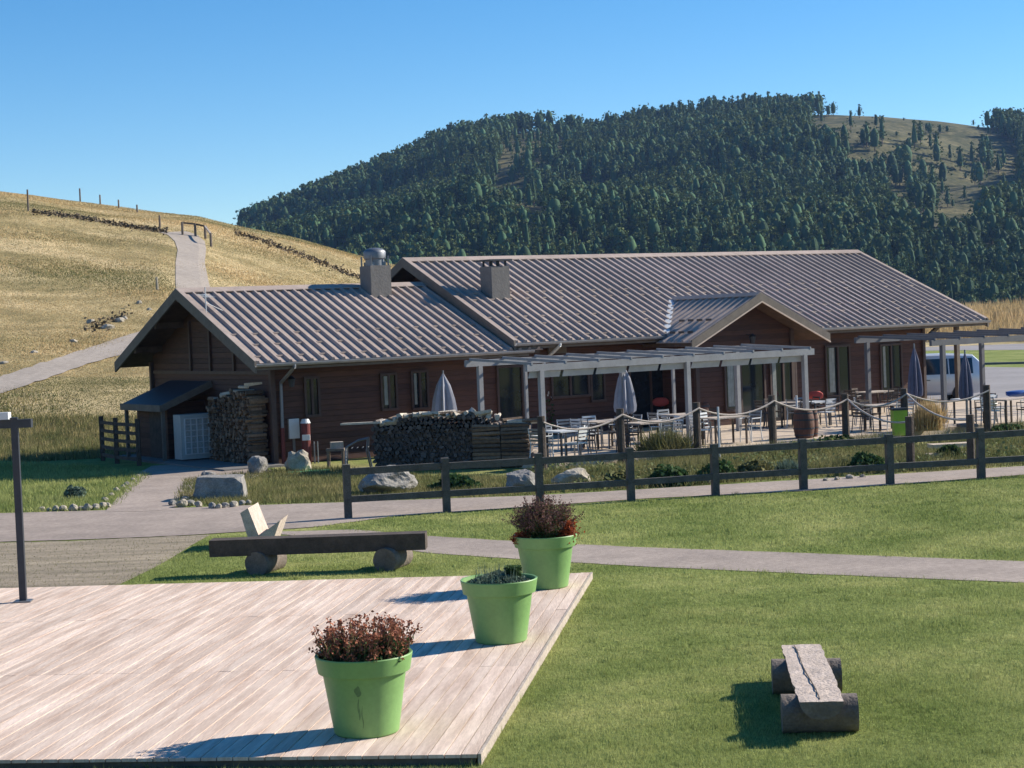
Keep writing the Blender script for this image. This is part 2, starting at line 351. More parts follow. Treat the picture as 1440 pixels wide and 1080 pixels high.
def inpoly(x,y,poly):
    c=np.zeros(np.shape(x),bool); n=len(poly)
    for i in range(n):
        x1,y1=poly[i][:2]; x2,y2=poly[(i+1)%n][:2]
        if y1==y2: continue
        k=((y1>y)!=(y2>y))&(x<(x2-x1)*(y-y1)/(y2-y1)+x1); c^=k
    return c
# ---------------------------------------------------------------- building frame
A0=Vector((-7.013,49.497,0)); YAW=.5753
LL=Vector((math.cos(YAW),math.sin(YAW),0)); DD=Vector((-math.sin(YAW),math.cos(YAW),0)); ZZ=Vector((0,0,1))
def P(s,d,z=0): return A0+LL*s+DD*d+ZZ*z
def S(px,d,z=0,py=None):
    """s on plane d whose column is px"""
    lo,hi=-20.,60.
    for _ in range(40):
        m=(lo+hi)/2
        if proj(P(m,d,z))[0]<px: lo=m
        else: hi=m
    return (lo+hi)/2
def ZH(s,d,py):
    lo,hi=-3.,9.
    for _ in range(30):
        m=(lo+hi)/2
        if proj(P(s,d,m))[1]>py: lo=m
        else: hi=m
    return (lo+hi)/2
def bbox(mb,s0,s1,d0,d1,z0,z1):
    return mb.hexa([P(s0,d0,z0),P(s1,d0,z0),P(s1,d1,z0),P(s0,d1,z0)],[P(s0,d0,z1),P(s1,d0,z1),P(s1,d1,z1),P(s0,d1,z1)])
# ================================================================ GROUND
angs=np.concatenate([np.linspace(-180,-24,50)[:-1],np.linspace(-24,24,420),np.linspace(24,180,50)[1:]])*np.pi/180
rad=np.concatenate([[0.01],np.geomspace(3,60,60),np.geomspace(60,260,150)[1:],np.geomspace(260,470,20)[1:],np.geomspace(470,1250,150)[1:],np.geomspace(1250,3500,10)[1:]])
AA,RR=np.meshgrid(angs,rad); X=np.sin(AA)*RR; Y=np.cos(AA)*RR; Zg=TZ(X,Y)
na,nr=len(angs),len(rad); V=np.stack([X,Y,Zg],2).reshape(-1,3)
i,j=np.meshgrid(np.arange(na-1),np.arange(nr-1)); a=(j*na+i).ravel(); Fq=np.stack([a,a+1,a+na+1,a+na],1)[:,::-1]
g=fastmesh('ground',V,Fq,'ground',4); tag(g,kind='structure')
uG=720+F*np.tan(np.clip(AA,-1,1)); 
rbG=np.interp(uG,[-200,230,560,1000],[60,63,80,150])
dry=np.clip((RR-rbG+2)/10,0,1); dry=np.where((RR>41)&(RR<70)&(uG>380),np.maximum(dry,.42),dry); far=np.clip((RR-260)/120,0,1)
for nm,arr in (('dry',dry),('far',far)):
    at=g.data.attributes.new(nm,'FLOAT','POINT'); at.data.foreach_set('value',arr.ravel().astype(np.float32))
g.data.polygons.foreach_set('use_smooth',[True]*len(g.data.polygons))
def sheet(name,top,bot,m,z=.01,n=60,terr=False,wob=0.0):
    """strip between two pixel polylines on the ground"""
    def samp(pl):
        xs=[p[0] for p in pl]; ys=[p[1] for p in pl]; L=np.linspace(0,1,n); t=np.linspace(0,1,len(pl))
        return [(np.interp(q,t,xs),np.interp(q,t,ys)) for q in L]
    mb=MB(); T=samp(top); B=samp(bot); K=4; vs=[]
    for q,(a,b) in enumerate(zip(T,B)):
        pa=RT(*a) if terr else U(*a); pb=RT(*b) if terr else U(*b)
        for k in range(K+1):
            p=pa.lerp(pb,k/K); p.x+=wob*math.sin(q*1.9+k*5)*.5; p.y+=wob*(noise.noise(Vector((q*.7,k*3.,z)))); vs.append((p.x,p.y,(tz(p.x,p.y) if terr else 0)+z))
    fs=[]
    for q in range(n-1):
        for k in range(K): fs.append((q*(K+1)+k,q*(K+1)+k+1,(q+1)*(K+1)+k+1,(q+1)*(K+1)+k))
    return mb.add(vs,fs).build(name,m)
# road in front of the chalet (edges follow the photo), lower path, apron
tag(sheet('road',[(-500,738),(-60,724),(150,718),(330,712),(480,707),(760,697),(1100,677),(1440,656),(1700,642)],[(-500,785),(-60,764),(100,760),(250,754),(440,742),(560,726),(900,702),(1150,690),(1440,668),(1700,655)],'asphalt',.012,80,wob=.05),kind='structure')
tag(sheet('footpath',[(395,748),(500,745),(600,754),(750,763),(900,770),(1150,779),(1440,790),(1800,803)],[(395,752),(470,757),(600,778),(750,788),(900,797),(1150,808),(1440,820),(1800,834)],'asphalt',.008,60,wob=.04),kind='structure')
tag(sheet('asphalt_apron',[(195,666),(215,655),(260,654),(330,655),(385,662)],[(148,720),(170,720),(205,720),(232,718),(250,712)],'asphalt',.016,14),kind='structure')
tag(sheet('worn_grass_verge',[(-500,787),(-60,765),(100,761),(300,752)],[(-500,900),(-100,860),(40,842),(165,824)],'worn',.006,40,wob=.12),kind='structure')
# car park and road beyond the chalet
def flat(name,pts,m,z): return tag(MB().poly([(U(*p).x,U(*p).y,z) for p in pts]).build(name,m),kind='structure')
flat('car_park',[(1050,512),(1440,517),(1700,505),(1800,560),(1440,590),(1100,585)],'park_asphalt',.012)
flat('far_road',[(1000,484),(1330,482),(1440,482),(1700,478),(1700,486),(1440,492),(1330,493),(1000,496)],'park_asphalt',.012)
kb=MB(); a=U(1240,516);b=U(1700,506); kb.beam((a.x,a.y,.06),(b.x,b.y,.06),.35,.14); kb.build('kerb','render_grey'); tag(bpy.data.objects['kerb'],kind='structure')
# hill track
tag(sheet('hill_track',[(-60,546),(0,532),(60,512),(120,492),(190,470),(250,440),(285,415)],[(-60,572),(0,556),(60,536),(120,515),(190,494),(262,462),(300,430)],'path_gravel',.05,50,terr=True,wob=.1),kind='structure')
tag(sheet('hill_road',[(252,430),(247,400),(247,370),(250,352),(246,340),(236,331),(222,327)],[(305,430),(294,400),(288,370),(290,352),(288,340),(277,331),(262,326)],'path_gravel',.035,50,terr=True),kind='structure')
exec_later=[]
# ================================================================ CHALET
E1,RG1,W1,T1=2.922,5.107,10.653,.4104
E2,RG2,W2=3.144,5.953,13.082; T2=(RG2-E2)/(W2/2)
S2=8.53; S3=28.98; ED,RD,SD0,SD1,DF=2.93,4.32,13.85,19.6,-1.8; SDM=(SD0+SD1)/2; TD=(RD-ED)/((SD1-SD0)/2)
def z_wing(d): return E1+T1*d if d<=W1/2 else RG1-T1*(d-W1/2)
def z_main(d): return E2+T2*d if d<=W2/2 else RG2-T2*(d-W2/2)
def z_dorm(s): return RD-TD*abs(s-SDM)
def onroof(px,py,zf,dr):
    best=None
    d=0.
    while d<dr:
        s=S(px,d,zf(d)); y=proj(P(s,d,zf(d)))[1]
        if best is None or abs(y-py)<best[0]: best=(abs(y-py),s,d)
        d+=.05
    return best[1],best[2]
ch=empty('chalet',P(0.9,.9,0),'long brown timber chalet with ribbed metal roofs, low left wing and small front gable','building')
# walls
def prof_wall(name,s0,s1,d0,d1,zf,wr,m):
    mid=wr/2; pr=[(d0,-.3),(d0,zf(d0)-.17),(mid,zf(mid)-.17),(d1,zf(d1)-.17),(d1,-.3)]
    return MB().prism([P(s0,d,z) for d,z in pr],LL*(s1-s0)).build(name,m,ch)
prof_wall('wing_wall',.9,9.55,.9,W1-.9,z_wing,W1,'clad_wing')
prof_wall('main_wall',9.5,26.6,.9,W2-.9,z_main,W2,'clad_main')
dz=lambda s:z_dorm(s)-.17
MB().prism([P(s,-.9,z) for s,z in ((14.75,-.1),(18.7,-.1),(18.7,dz(18.7)),(SDM,dz(SDM)),(14.75,dz(14.75)))],DD*1.85).build('gable_wall','clad_main',ch)
# corner boards and the gable trim
def part(name,m,*boxes):
    for bx_ in boxes: mb=MB(); bbox(mb,*bx_); mb.build(name,m,ch)
part('corner_post','frame_brown',(.79,.93,.79,.93,0,2.95),(.79,.93,W1-.93,W1-.79,0,2.95),(14.65,14.79,-.97,-.85,.2,dz(14.72)-.02),(18.66,18.8,-.97,-.85,.2,dz(18.73)-.02),(26.55,26.67,.82,.94,.2,3.2))
mb=MB()   # mouldings on the left gable
for d0,d1,z0,z1 in ((1.0,W1-1,2.56,2.66),):
    mb.hexa([P(.84,d0,z0),P(.9,d0,z0),P(.9,d1,z0),P(.84,d1,z0)],[P(.84,d0,z1),P(.9,d0,z1),P(.9,d1,z1),P(.84,d1,z1)])
for d,zt in ((3.4,3.9),(5.1,4.7),(6.6,4.2)): bbox(mb,.83,.9,d-.05,d+.05,2.66,zt)
mb.build('gable_moulding','frame_brown',ch)
# ---- roofs
def slope(name,s0,s1,pts,clip=None,pitch=.333,par=None):
    """pts: eave (d,z), ridge (d,z); clip(s)->start fraction"""
    (da,za),(db,zb)=pts; mb=MB(); n=int((s1-s0)/pitch); nv=Vector((0,0,1)); 
    ln=math.hypot(db-da,zb-za); up=ZZ*(abs(db-da)/ln)+DD*(-(zb-za)/ln if db>da else (zb-za)/ln)
    def q(s,t,h=0): return P(s,da+(db-da)*t,za+(zb-za)*t)+up*h
    N=int((s1-s0)/.0833)+1
    for k in range(N-1):
        sa=s0+(s1-s0)*k/(N-1); sb=s0+(s1-s0)*(k+1)/(N-1); ta=clip(sa) if clip else 0; tb=clip(sb) if clip else 0
        if clip is None and k>0: break
        if clip is None: sb=s1
        if min(ta,tb)>=1: continue
        mb.hexa([q(sa,ta,-.03),q(sb,tb,-.03),q(sb,1,-.03),q(sa,1,-.03)],[q(sa,ta),q(sb,tb),q(sb,1),q(sa,1)])
    s=s0+.05
    while s<s1-.04:
        t=clip(s) if clip else 0
        if t<.995:
            w0,w1,h=.065,.03,.07; a,b=q(s,t,0),q(s,1,0)
            v=[a-LL*w0-up*.001,a+LL*w0-up*.001,a+LL*w1+up*h,a-LL*w1+up*h,b-LL*w0-up*.001,b+LL*w0-up*.001,b+LL*w1+up*h,b-LL*w1+up*h]
            mb.add(v,[(3,2,1,0),(4,5,6,7),(0,1,5,4),(1,2,6,5),(2,3,7,6),(3,0,4,7)])
        s+=pitch
    return mb.build(name,'roof_metal',ch if par is None else par)
def wclip(s): return 0
slope('wing_roof',0,S2+1.0,((0,E1),(W1/2,RG1)))
slope('wing_roof',0,S2+1.0,((W1,E1),(W1/2,RG1)))
def mclip(s):
    if SD0-.05<s<SD1+.05:
        z=z_dorm(s)+.01; return min(1,max(0,(z-E2)/(RG2-E2)))
    return 0
mr=slope('main_roof',S2,S3,((0,E2),(W2/2,RG2)),clip=mclip)
slope('main_roof',S2,S3,((W2,E2),(W2/2,RG2)))
def under(name,s0,s1,wr,zf,th=.14):
    mb=MB()
    for d0,d1 in ((0.02,wr/2),(wr-.02,wr/2)):
        mb.hexa([P(s0,d0,zf(d0)-th),P(s1,d0,zf(d0)-th),P(s1,d1,zf(d1)-th),P(s0,d1,zf(d1)-th)],[P(s0,d0,zf(d0)-.035),P(s1,d0,zf(d0)-.035),P(s1,d1,zf(d1)-.035),P(s0,d1,zf(d1)-.035)])
    return mb.build(name,'roof_under',ch)
under('soffit',.05,S2+.9,W1,z_wing); under('soffit',S2+.05,S3-.05,W2,z_main)
def barge(s,wr,zf,name='barge_board',w=.06,h=.26,m='fascia',off=0):
    mb=MB()
    for d0,d1 in ((-.03,wr/2),(wr+.03,wr/2)):
        mb.hexa([P(s-w/2,d0,zf(0)-h-.01),P(s+w/2,d0,zf(0)-h-.01),P(s+w/2,d1,zf(wr/2)-h),P(s-w/2,d1,zf(wr/2)-h)],[P(s-w/2,d0,zf(0)+.05),P(s+w/2,d0,zf(0)+.05),P(s+w/2,d1,zf(wr/2)+.06),P(s-w/2,d1,zf(wr/2)+.06)])
    mb.build(name,m,ch)
barge(-.03,W1,z_wing); barge(S2-.03,W2,z_main,h=.24); barge(S3+.03,W2,z_main)
mb=MB()    # rafters seen under the left gable
for k in range(5):
    d=[1.6,3.4,5.3265,7.2,9.0][k]; part('purlin','roof_under',(.0,.9,d-.08,d+.08,z_wing(d)-.34,z_wing(d)-.15))
# front gable (dormer) roof
mb=MB()
def dq(s,d,h=0): return P(s,d,z_dorm(s)+h)
for sg in (-1,1):
    s_e=SD0 if sg<0 else SD1
    rows=np.arange(DF,(RD-E2)/T2+.1,.111)
    for k in range(len(rows)-1):
        d0,d1=rows[k],rows[k+1]
        zmin=z_main(max(d1,0)) if d1>0 else -9
        se=s_e
        if zmin>z_dorm(s_e)-.02: se=SDM+sg*max(0,(RD-zmin+.02)/TD)
        mb.hexa([dq(se,d0,-.03),dq(SDM,d0,-.03),dq(SDM,d1,-.03),dq(se,d1,-.03)],[dq(se,d0),dq(SDM,d0),dq(SDM,d1),dq(se,d1)])
        if k%3==1 and abs(se-SDM)>.2:
            a,b=dq(se,d0,0),dq(SDM,d0,0); h=ZZ*.055
            mb.add([a-DD*.06,a+DD*.06,a+DD*.03+h,a-DD*.03+h,b-DD*.06,b+DD*.06,b+DD*.03+h,b-DD*.03+h],[(3,2,1,0),(4,5,6,7),(0,1,5,4),(1,2,6,5),(2,3,7,6),(3,0,4,7)])
mb.build('gable_roof','roof_metal',ch)
mb=MB()
for sg in (-1,1):
    s_e=SD0 if sg<0 else SD1
    mb.hexa([P(s_e,DF-.03,ED-.2),P(s_e,DF+.03,ED-.2),P(SDM,DF+.03,RD-.2),P(SDM,DF-.03,RD-.2)],[P(s_e,DF-.03,ED+.05),P(s_e,DF+.03,ED+.05),P(SDM,DF+.03,RD+.06),P(SDM,DF-.03,RD+.06)])
mb.build('barge_board','fascia',ch)
mb=MB()
for sg in (-1,1):
    s_e=SD0 if sg<0 else SD1
    mb.hexa([P(s_e,DF-.05,ED-.25),P(s_e,DF+.0,ED-.25),P(SDM,DF+.0,RD-.25),P(SDM,DF-.05,RD-.25)],[P(s_e,DF-.05,ED-.205),P(s_e,DF+.0,ED-.205),P(SDM,DF+.0,RD-.205),P(SDM,DF-.05,RD-.205)])
mb.build('gable_trim','trim_pale',ch)
mb=MB()
for sg in (-1,1):
    s_e=SD0+.05 if sg<0 else SD1-.05
    mb.hexa([P(s_e,DF+.04,ED-.15),P(SDM,DF+.04,RD-.15),P(SDM,.8,RD-.15),P(s_e,.8,ED-.15)],[P(s_e,DF+.04,ED-.04),P(SDM,DF+.04,RD-.04),P(SDM,.8,RD-.04),P(s_e,.8,ED-.04)])
mb.build('soffit','roof_under',ch)
# valley flashing on the sunny side
mb=MB(); dv=(RD-E2)/T2
for sg in (-1,1):
    a=P(SDM+sg*(RD-E2)/TD,0.02,E2+.03); b=P(SDM,dv,RD+.03); mb.beam(a,b,.2,.05)
mb.build('valley_flashing','white_metal',ch)
# ridge caps
mb=MB()
for s0,s1,d,z in ((-.05,S2+.9,W1/2,RG1),(S2-.05,S3+.05,W2/2,RG2)):
    for sg in (-1,1):
        t=.42; mb.hexa([P(s0,d+sg*.3,z-t*.3+.055),P(s1,d+sg*.3,z-t*.3+.055),P(s1,d,z+.055),P(s0,d,z+.055)],[P(s0,d+sg*.3,z-t*.3+.08),P(s1,d+sg*.3,z-t*.3+.08),P(s1,d,z+.085),P(s0,d,z+.085)])
for sg in (-1,1):
    mb.hexa([P(SDM+sg*.2,DF,RD-.1+.055),P(SDM,DF,RD+.055),P(SDM,dv,RD+.055),P(SDM+sg*.2,dv,RD-.1+.055)],[P(SDM+sg*.2,DF,RD-.1+.075),P(SDM,DF,RD+.08),P(SDM,dv,RD+.08),P(SDM+sg*.2,dv,RD-.1+.075)])
mb.build('ridge_cap','roof_metal',ch)
# flashing where the wing roof meets the main gable wall and main barge metal
mb=MB()
for s,wr,zf in ((S2+.03,W2,z_main),(.02,W1,z_wing),(S3-.03,W2,z_main)):
    for d0,d1 in ((0,wr/2),(wr,wr/2)):
        MB().beam(P(s,d0,zf(0)+.065),P(s,d1,zf(wr/2)+.065),.15,.02).build('verge_flashing','roof_metal',ch)
# snow guards
GB=[]
def guards(s0,s1,rows,zf,tilt):
    for k,d in enumerate(rows):
        s=s0+.05+.167+(.333 if k%2 else 0)
        while s<s1:
            if not (mclip(s)>0 and zf is z_main and d<(mclip(s)*W2/2)+.3):
                z=zf(d); a=P(s-.10,d,z+.035);b=P(s+.10,d,z+.035); GB.append((a,b))
            s+=.666
guards(0,S2-.1,(.35,1.15,1.9),z_wing,T1); guards(S2,S3,(.3,1.2,1.75,3.1,3.6),z_main,T2)
GB.sort(key=lambda q:(q[0]-CAMP).length); mb=MB()
for k,(a,b) in enumerate(GB):
    if k<92: MB().beam(a,b,.025,.05).build('snow_guard','roof_metal',ch)
    else: mb.beam(a,b,.025,.05)
tag(mb.build('snow_guard','roof_metal',ch),kind='stuff')
for d in (-1.2,-.75,-.3,.15):
    for s in (SD0+.45,SD0+1.2): MB().beam(P(s,d-.13,z_dorm(s)+.08),P(s,d+.13,z_dorm(s)+.08),.03,.07).build('snow_guard','dark_metal',ch)
# gutters, downpipes
def gut(s0,s1,d,z,sub='s'):
    mb=MB(); n=6
    prof=[(-.075*math.cos(a)-.08,-.075*math.sin(a)) for a in np.linspace(0,math.pi,n)]
    prof=prof+[(p[0]*1.0,p[1]+.015) for p in prof[::-1]]
    mb.prism([P(s0,d+p[0],z-.02+p[1]) for p in prof],LL*(s1-s0)); return mb.build('gutter','gutter_zinc',ch)
gut(-.05,S2+.6,0,E1-.02); gut(S2-.05,S3+.05,0,E2-.02) if False else None
gut(S2-.05,SD0-.12 if False else SDM-(RD-E2)/TD-.05,0,E2-.02); gut(SDM+(RD-E2)/TD+.05,S3+.05,0,E2-.02)
mb=MB()   # fascia boards behind the gutters
part('fascia_board','fascia',(0,S2+.5,.02,.06,E1-.2,E1-.04),(S2,SD0+.2,.02,.06,E2-.2,E2-.04),(SD1-.2,S3,.02,.06,E2-.2,E2-.04))
def pipe(s,z0,z1,mt='white_metal'):
    return MB().tube([P(s,-.1,z1),P(s,-.1,z1-.1),P(s-.02,.25,z1-.3),P(s-.02,.78,z1-.55),P(s-.02,.80,z0)],.05,8).build('downpipe',mt,ch)
dp=pipe(S(396,.8,2.),1.0,E1-.05,'metal_grey'); MB().cyl(P(S(396,.8,2.)-.02,.8,0),P(S(396,.8,2.)-.02,.8,1.05),.06,n=8).build('downpipe_foot','red_paint',ch)
pipe(S(765,.8,2.6),2.2,E2-.05,'white_metal')
# right end post and brace under the overhang
mb=MB(); bbox(mb,28.3,28.45,.85,1.0,.2,3.3); mb.beam(P(26.7,.92,2.5),P(27.9,.92,3.25),.12,.12); bbox(mb,26.6,28.8,.85,1.0,3.25,3.4); mb.build('overhang_post','fascia',ch)
# ---- windows
def window(px0,px1,py0,py1,d=.9,panes=2,floor=False,curt=None,fm='frame_brown'):
    s0=S(px0,d,1.5); s1=S(px1,d,1.5); z1=ZH((s0+s1)/2,d,py0); z0=.22 if floor else ZH((s0+s1)/2,d,py1)
    f=MB(); t=.07; o=d-.07
    bbox(f,s0-t,s1+t,o,d+.01,z1,z1+t); bbox(f,s0-t,s1+t,o-.03,d+.01,z0-t,z0)
    for q in range(panes+1):
        s=s0+(s1-s0)*q/panes; e=t/2 if 0<q<panes else t*.5; c=s if 0<q<panes else (s-t/2 if q==0 else s+t/2); bbox(f,c-t/2,c+t/2,o,d+.01,z0,z1)
    w=f.build('window',fm,ch)
    MB().hexa([P(s0,d-.02,z0),P(s1,d-.02,z0),P(s1,d-.005,z0),P(s0,d-.005,z0)],[P(s0,d-.02,z1),P(s1,d-.02,z1),P(s1,d-.005,z1),P(s0,d-.005,z1)]).build('pane','glass',w)
    if curt:
        c=MB()
        for (a,b) in curt:
            n=6
            for q in range(n):
                u0=s0+(s1-s0)*(a+(b-a)*q/n); u1=s0+(s1-s0)*(a+(b-a)*(q+.9)/n); bbox(c,u0,u1,d-.03-.006*(q%2),d-.021,z0+.1,z1-.02)
        c.build('curtain_or_reflection','curtain_or_reflection',w)
    return w
window(431,447,533,583); window(538,556,528,574,curt=[(.15,.45)]); window(581,600,524,573,curt=[(.1,.28)])  # pale strip in the second window stands in for a reflection
window(701,733,517,590,panes=1,floor=True); window(777,826,521,556,panes=2); window(832,848,515,562,panes=1)
window(886,942,508,590,panes=2,floor=True)
window(1020,1034,503,576,d=-.9,panes=1,curt=[(.2,.8)]); window(1042,1073,500,590,d=-.9,panes=1,floor=True); window(1084,1117,500,590,d=-.9,panes=2,floor=True,curt=[(.05,.2)])
window(1162,1193,488,555,panes=2,floor=False,curt=[(.12,.36)]); window(1239,1266,486,548,panes=2,curt=[(.1,.22)])
# door openings beside the lean-to, wall lamps, boxes on the walls
def wall_lamp(px,py,d):
    s=S(px,d,2.3); z=ZH(s,d,py); o=MB(); o.beam(P(s,d,z+.12),P(s,d-.3,z+.12),.03,.03); 
    w=o.build('wall_lamp','dark_metal',ch)
    b=MB(); b.cyl(P(s,d-.28,z-.16),P(s,d-.28,z+.06),.07,.11,8); b.cyl(P(s,d-.28,z+.06),P(s,d-.28,z+.16),.13,.02,8); b.build('lantern','dark_metal',w)
wall_lamp(404,536,.9); wall_lamp(1051,476,-.9)
s=S(782,.9,2.8); bx=MB(); bbox(bx,s-.33,s+.33,.8,.9,ZH(s,.9,497),ZH(s,.9,488)); bx.build('wall_box','fascia',ch)
# chimneys (sub-parts of the roof)
s,d=onroof(529,412,z_wing,W1/2); 
c=MB(); cw=.36; zt=ZH(s,d-cw,373)
bbox(c,s-cw,s+cw,d-cw,d+cw,z_wing(d)-.6,zt); chm=c.build('chimney','render_grey',ch)
c=MB()
for a,b in ((-1,-1),(1,-1),(1,1),(-1,1)): c.beam(P(s+a*(cw-.05),d+b*(cw-.05),zt),P(s+a*(cw-.05),d+b*(cw-.05),zt+.3),.05,.05)
bbox(c,s-cw+.1,s+cw-.1,d-cw+.1,d+cw-.1,zt,zt+.12)
rr_=[(cw-.06,.0),(cw-.06,.2),(cw-.02,.22),(cw-.0,.42),(cw*.93,.47),(cw*.7,.53),(cw*.4,.56),(.01,.57)]
c.lathe(P(s,d,zt),rr_,24); c.build('chimney_cowl','metal_grey',chm,smooth=True)
s,d=onroof(697,416,z_main,W2/2); c=MB(); cw=.34; zt=ZH(s,d-cw,374)
bbox(c,s-cw,s+cw,d-cw,d+cw,z_main(d)-.5,zt); chm=c.build('chimney','render_grey',ch)
c=MB()
for a in (-1,0,1):
    for b in (-1,1): c.beam(P(s+a*(cw-.08),d+b*(cw-.1),zt),P(s+a*(cw-.08),d+b*(cw-.1),zt+.17),.07,.07)
bbox(c,s-cw-.08,s+cw+.08,d-cw-.08,d+cw+.08,zt+.17,zt+.22); c.build('chimney_cap','dark_metal',chm)
# tv aerial
s,d=onroof(290,440,z_wing,W1/2); z=z_wing(d); c=MB(); c.tube([P(s,d,z),P(s,d,z+.75)],.018); c.tube([P(s-.1,d-.3,z+.45),P(s+.1,d+.35,z+.55)],.012)
for k in range(5): t=k/4; c.tube([P(s-.18,d-.3+.6*t,z+.45+.1*t),P(s+.18,d-.3+.6*t,z+.45+.1*t)],.007,4)
c.tube([P(s,d,z+.3),P(s+.5,d-.05,z+.05)],.01,4)
c.build('aerial','white_metal',ch)
# lean-to on the left gable
d0,d1=5.35,8.4
lt=MB(); bbox(lt,-.35,.88,d0+.35,d1-.25,0,1.75); lt.build('lean_to_wall','clad_wing',ch)
lt=MB(); lt.hexa([P(.9,d0-.2,2.28),P(.9,d1,2.28),P(-.75,d1,1.62),P(-.75,d0-.2,1.62)],[P(.9,d0-.2,2.36),P(.9,d1,2.36),P(-.75,d1,1.70),P(-.75,d0-.2,1.70)]); lt.build('lean_to_roof','dark_metal',ch)
lt=MB(); bbox(lt,-.8,-.74,d0-.2,d1,1.52,1.72); lt.beam(P(-.75,d0-.22,1.62),P(.9,d0-.22,2.28),.05,.2); lt.build('lean_to_fascia','fascia',ch)
lt=MB(); bbox(lt,-.7,-.6,d0-.1,d0,0,1.6); bbox(lt,-.7,-.6,d1-.2,d1-.1,0,1.6); lt.build('lean_to_post','fascia',ch)
lt=MB(); bbox(lt,-.37,-.35,6.2,7.1,.05,1.6); lt.build('lean_to_door','dark_wood',ch)
# concrete step along the gable
tag(MB().hexa([P(-1.0,.2,0),P(.86,.2,0),P(.86,W1-1,0),P(-1.0,W1-1,0)],[P(-1.0,.2,.06),P(.86,.2,.06),P(.86,W1-1,.06),P(-1.0,W1-1,.06)]).build('gable_paving','render_grey'),kind='structure')
# ================================================================ TERRACE
TZ0=.2
mb=MB(); mb.hexa([P(4.4,-8.0,-.1),P(18.2,-8.3,-.1),P(36,-10.5,-.1),P(36,.9,-.1)],[P(4.4,-8.0,TZ0),P(18.2,-8.3,TZ0),P(36,-10.5,TZ0),P(36,.9,TZ0)])
mb.v=mb.v[:0]; mb.f=[]; mb.mi=[]
pl=[(4.4,.88),(4.4,-8.0),(18.2,-8.3),(34,-10.3),(34,.88)]
mb.prism([P(a,b,-.1) for a,b in pl],ZZ*(TZ0+.1)); tag(mb.build('terrace','terrace'),kind='structure')
# pergolas
mat('pergola_shaded',(.12,.12,.13),.7,.14,4)  # darker copy of the pergola paint, shade put into the colour
def pergola(srow,drows,zs,s_a,s_b,label,panels,dend,extra=(),pm='pergola_paint'):
    o=P(srow[0],drows[0],TZ0); pg=empty('pergola',o,label,'pergola',None)
    for s,d in extra: MB().beam(P(s,d,TZ0),P(s,d,zs[1]-.18),.08,.08,LL).build('post',pm,pg)
    for s in srow:
        for d,z in zip(drows,zs): 
            if (s,d) in dend: continue
            MB().beam(P(s,d,TZ0),P(s,d,z-.16),.13,.13,LL).build('post',pm,pg)
    for d,z in zip(drows,zs):
        MB().beam(P(s_a,d,z-.09),P(s_b,d,z-.09),.1,.18).build('beam',pm,pg)
    n=int((s_b-s_a)/1.05)
    for k in range(n+1):
        s=s_a+.15+(s_b-s_a-.3)*k/n; MB().beam(P(s,drows[0]-.06,zs[0]+.02),P(s,drows[-1],zs[-1]+.02),.05,.07).build('rafter',pm,pg)
    if panels:
        for k in range(n):
            a=s_a+.15+(s_b-s_a-.3)*k/n+.06; b=s_a+.15+(s_b-s_a-.3)*(k+1)/n-.06
            MB().hexa([P(a,drows[0]+.1,zs[0]+.02),P(b,drows[0]+.1,zs[0]+.02),P(b,drows[1]-.1,zs[1]+.02),P(a,drows[1]-.1,zs[1]+.02)],[P(a,drows[0]+.1,zs[0]+.04),P(b,drows[0]+.1,zs[0]+.04),P(b,drows[1]-.1,zs[1]+.04),P(a,drows[1]-.1,zs[1]+.04)]).build('roof_panel','poly_panel',pg)
    return pg
pergola((5.05,9.9,14.2),(-6.5,-3.5),(2.66,2.78),4.6,14.55,'long grey timber pergola on white posts in front of the brown wall and small gable',False,set(),((6.55,-3.5),(11.75,-3.5)))
pergola((19.4,24.6,29.6),(-6.9,-3.7),(2.72,2.84),18.9,31,'timber pergola with painted-in shade at the right end of the chalet, before the silver van',False,set(),(),'pergola_shaded')
pgo=[o for o in C.objects if o.name=='pergola'][0]
for k in range(9):
    a=4.75+k*1.08; MB().hexa([P(a,-6.36,2.30),P(a+.98,-6.36,2.30),P(a+.98,-6.34,2.30),P(a,-6.34,2.30)],[P(a,-6.44,2.47),P(a+.98,-6.44,2.47),P(a+.98,-6.42,2.47),P(a,-6.42,2.47)]).build('valance','poly_panel',pgo)
# ---- furniture on the terrace
def make_table(kind):
    t=empty('table',(0,0,0))
    MB().box((0,0,.74),(1.2 if kind else .75,.75,.035)).build('tabletop','pale_wood' if kind else 'white_metal',t,local=True)
    for a in (-1,1):
        for b in (-1,1): MB().beam((a*(.52 if kind else .3),b*.3,0),(a*(.52 if kind else .3),b*.3,.725),.045,.045).build('leg','dark_wood' if kind else 'dark_metal',t,local=True)
    return t
def make_chair(m,ml):
    t=empty('chair',(0,0,0))
    MB().box((0,0,.45),(.42,.42,.03)).build('seat',m,t,local=True)
    b=MB()
    for k in range(4): b.box((0,.22+.012*k,.56+.09*k),(.4,.02,.055),rx=-.1)
    b.build('backrest',m,t,local=True)
    for a in (-1,1):
        MB().tube([(a*.2,-.2,0),(a*.19,-.19,.45)],.016).build('leg',ml,t,local=True)
        MB().tube([(a*.2,.27,0),(a*.2,.2,.45),(a*.2,.27,.86)],.016).build('leg',ml,t,local=True)
        MB().tube([(a*.22,.2,.66),(a*.22,-.18,.66),(a*.2,-.19,.45)],.014).build('armrest',ml,t,local=True)
    return t
def dup(o):
    c=o.copy(); C.collection.objects.link(c)
    for k in list(o.children):
        q=k.copy(); C.collection.objects.link(q); q.parent=c
    return c
TB=[make_table(1),make_table(0)]; CHR=[make_chair('metal_grey','white_metal'),make_chair('white_metal','metal_grey'),make_chair('dark_wood','dark_metal')]
used={}
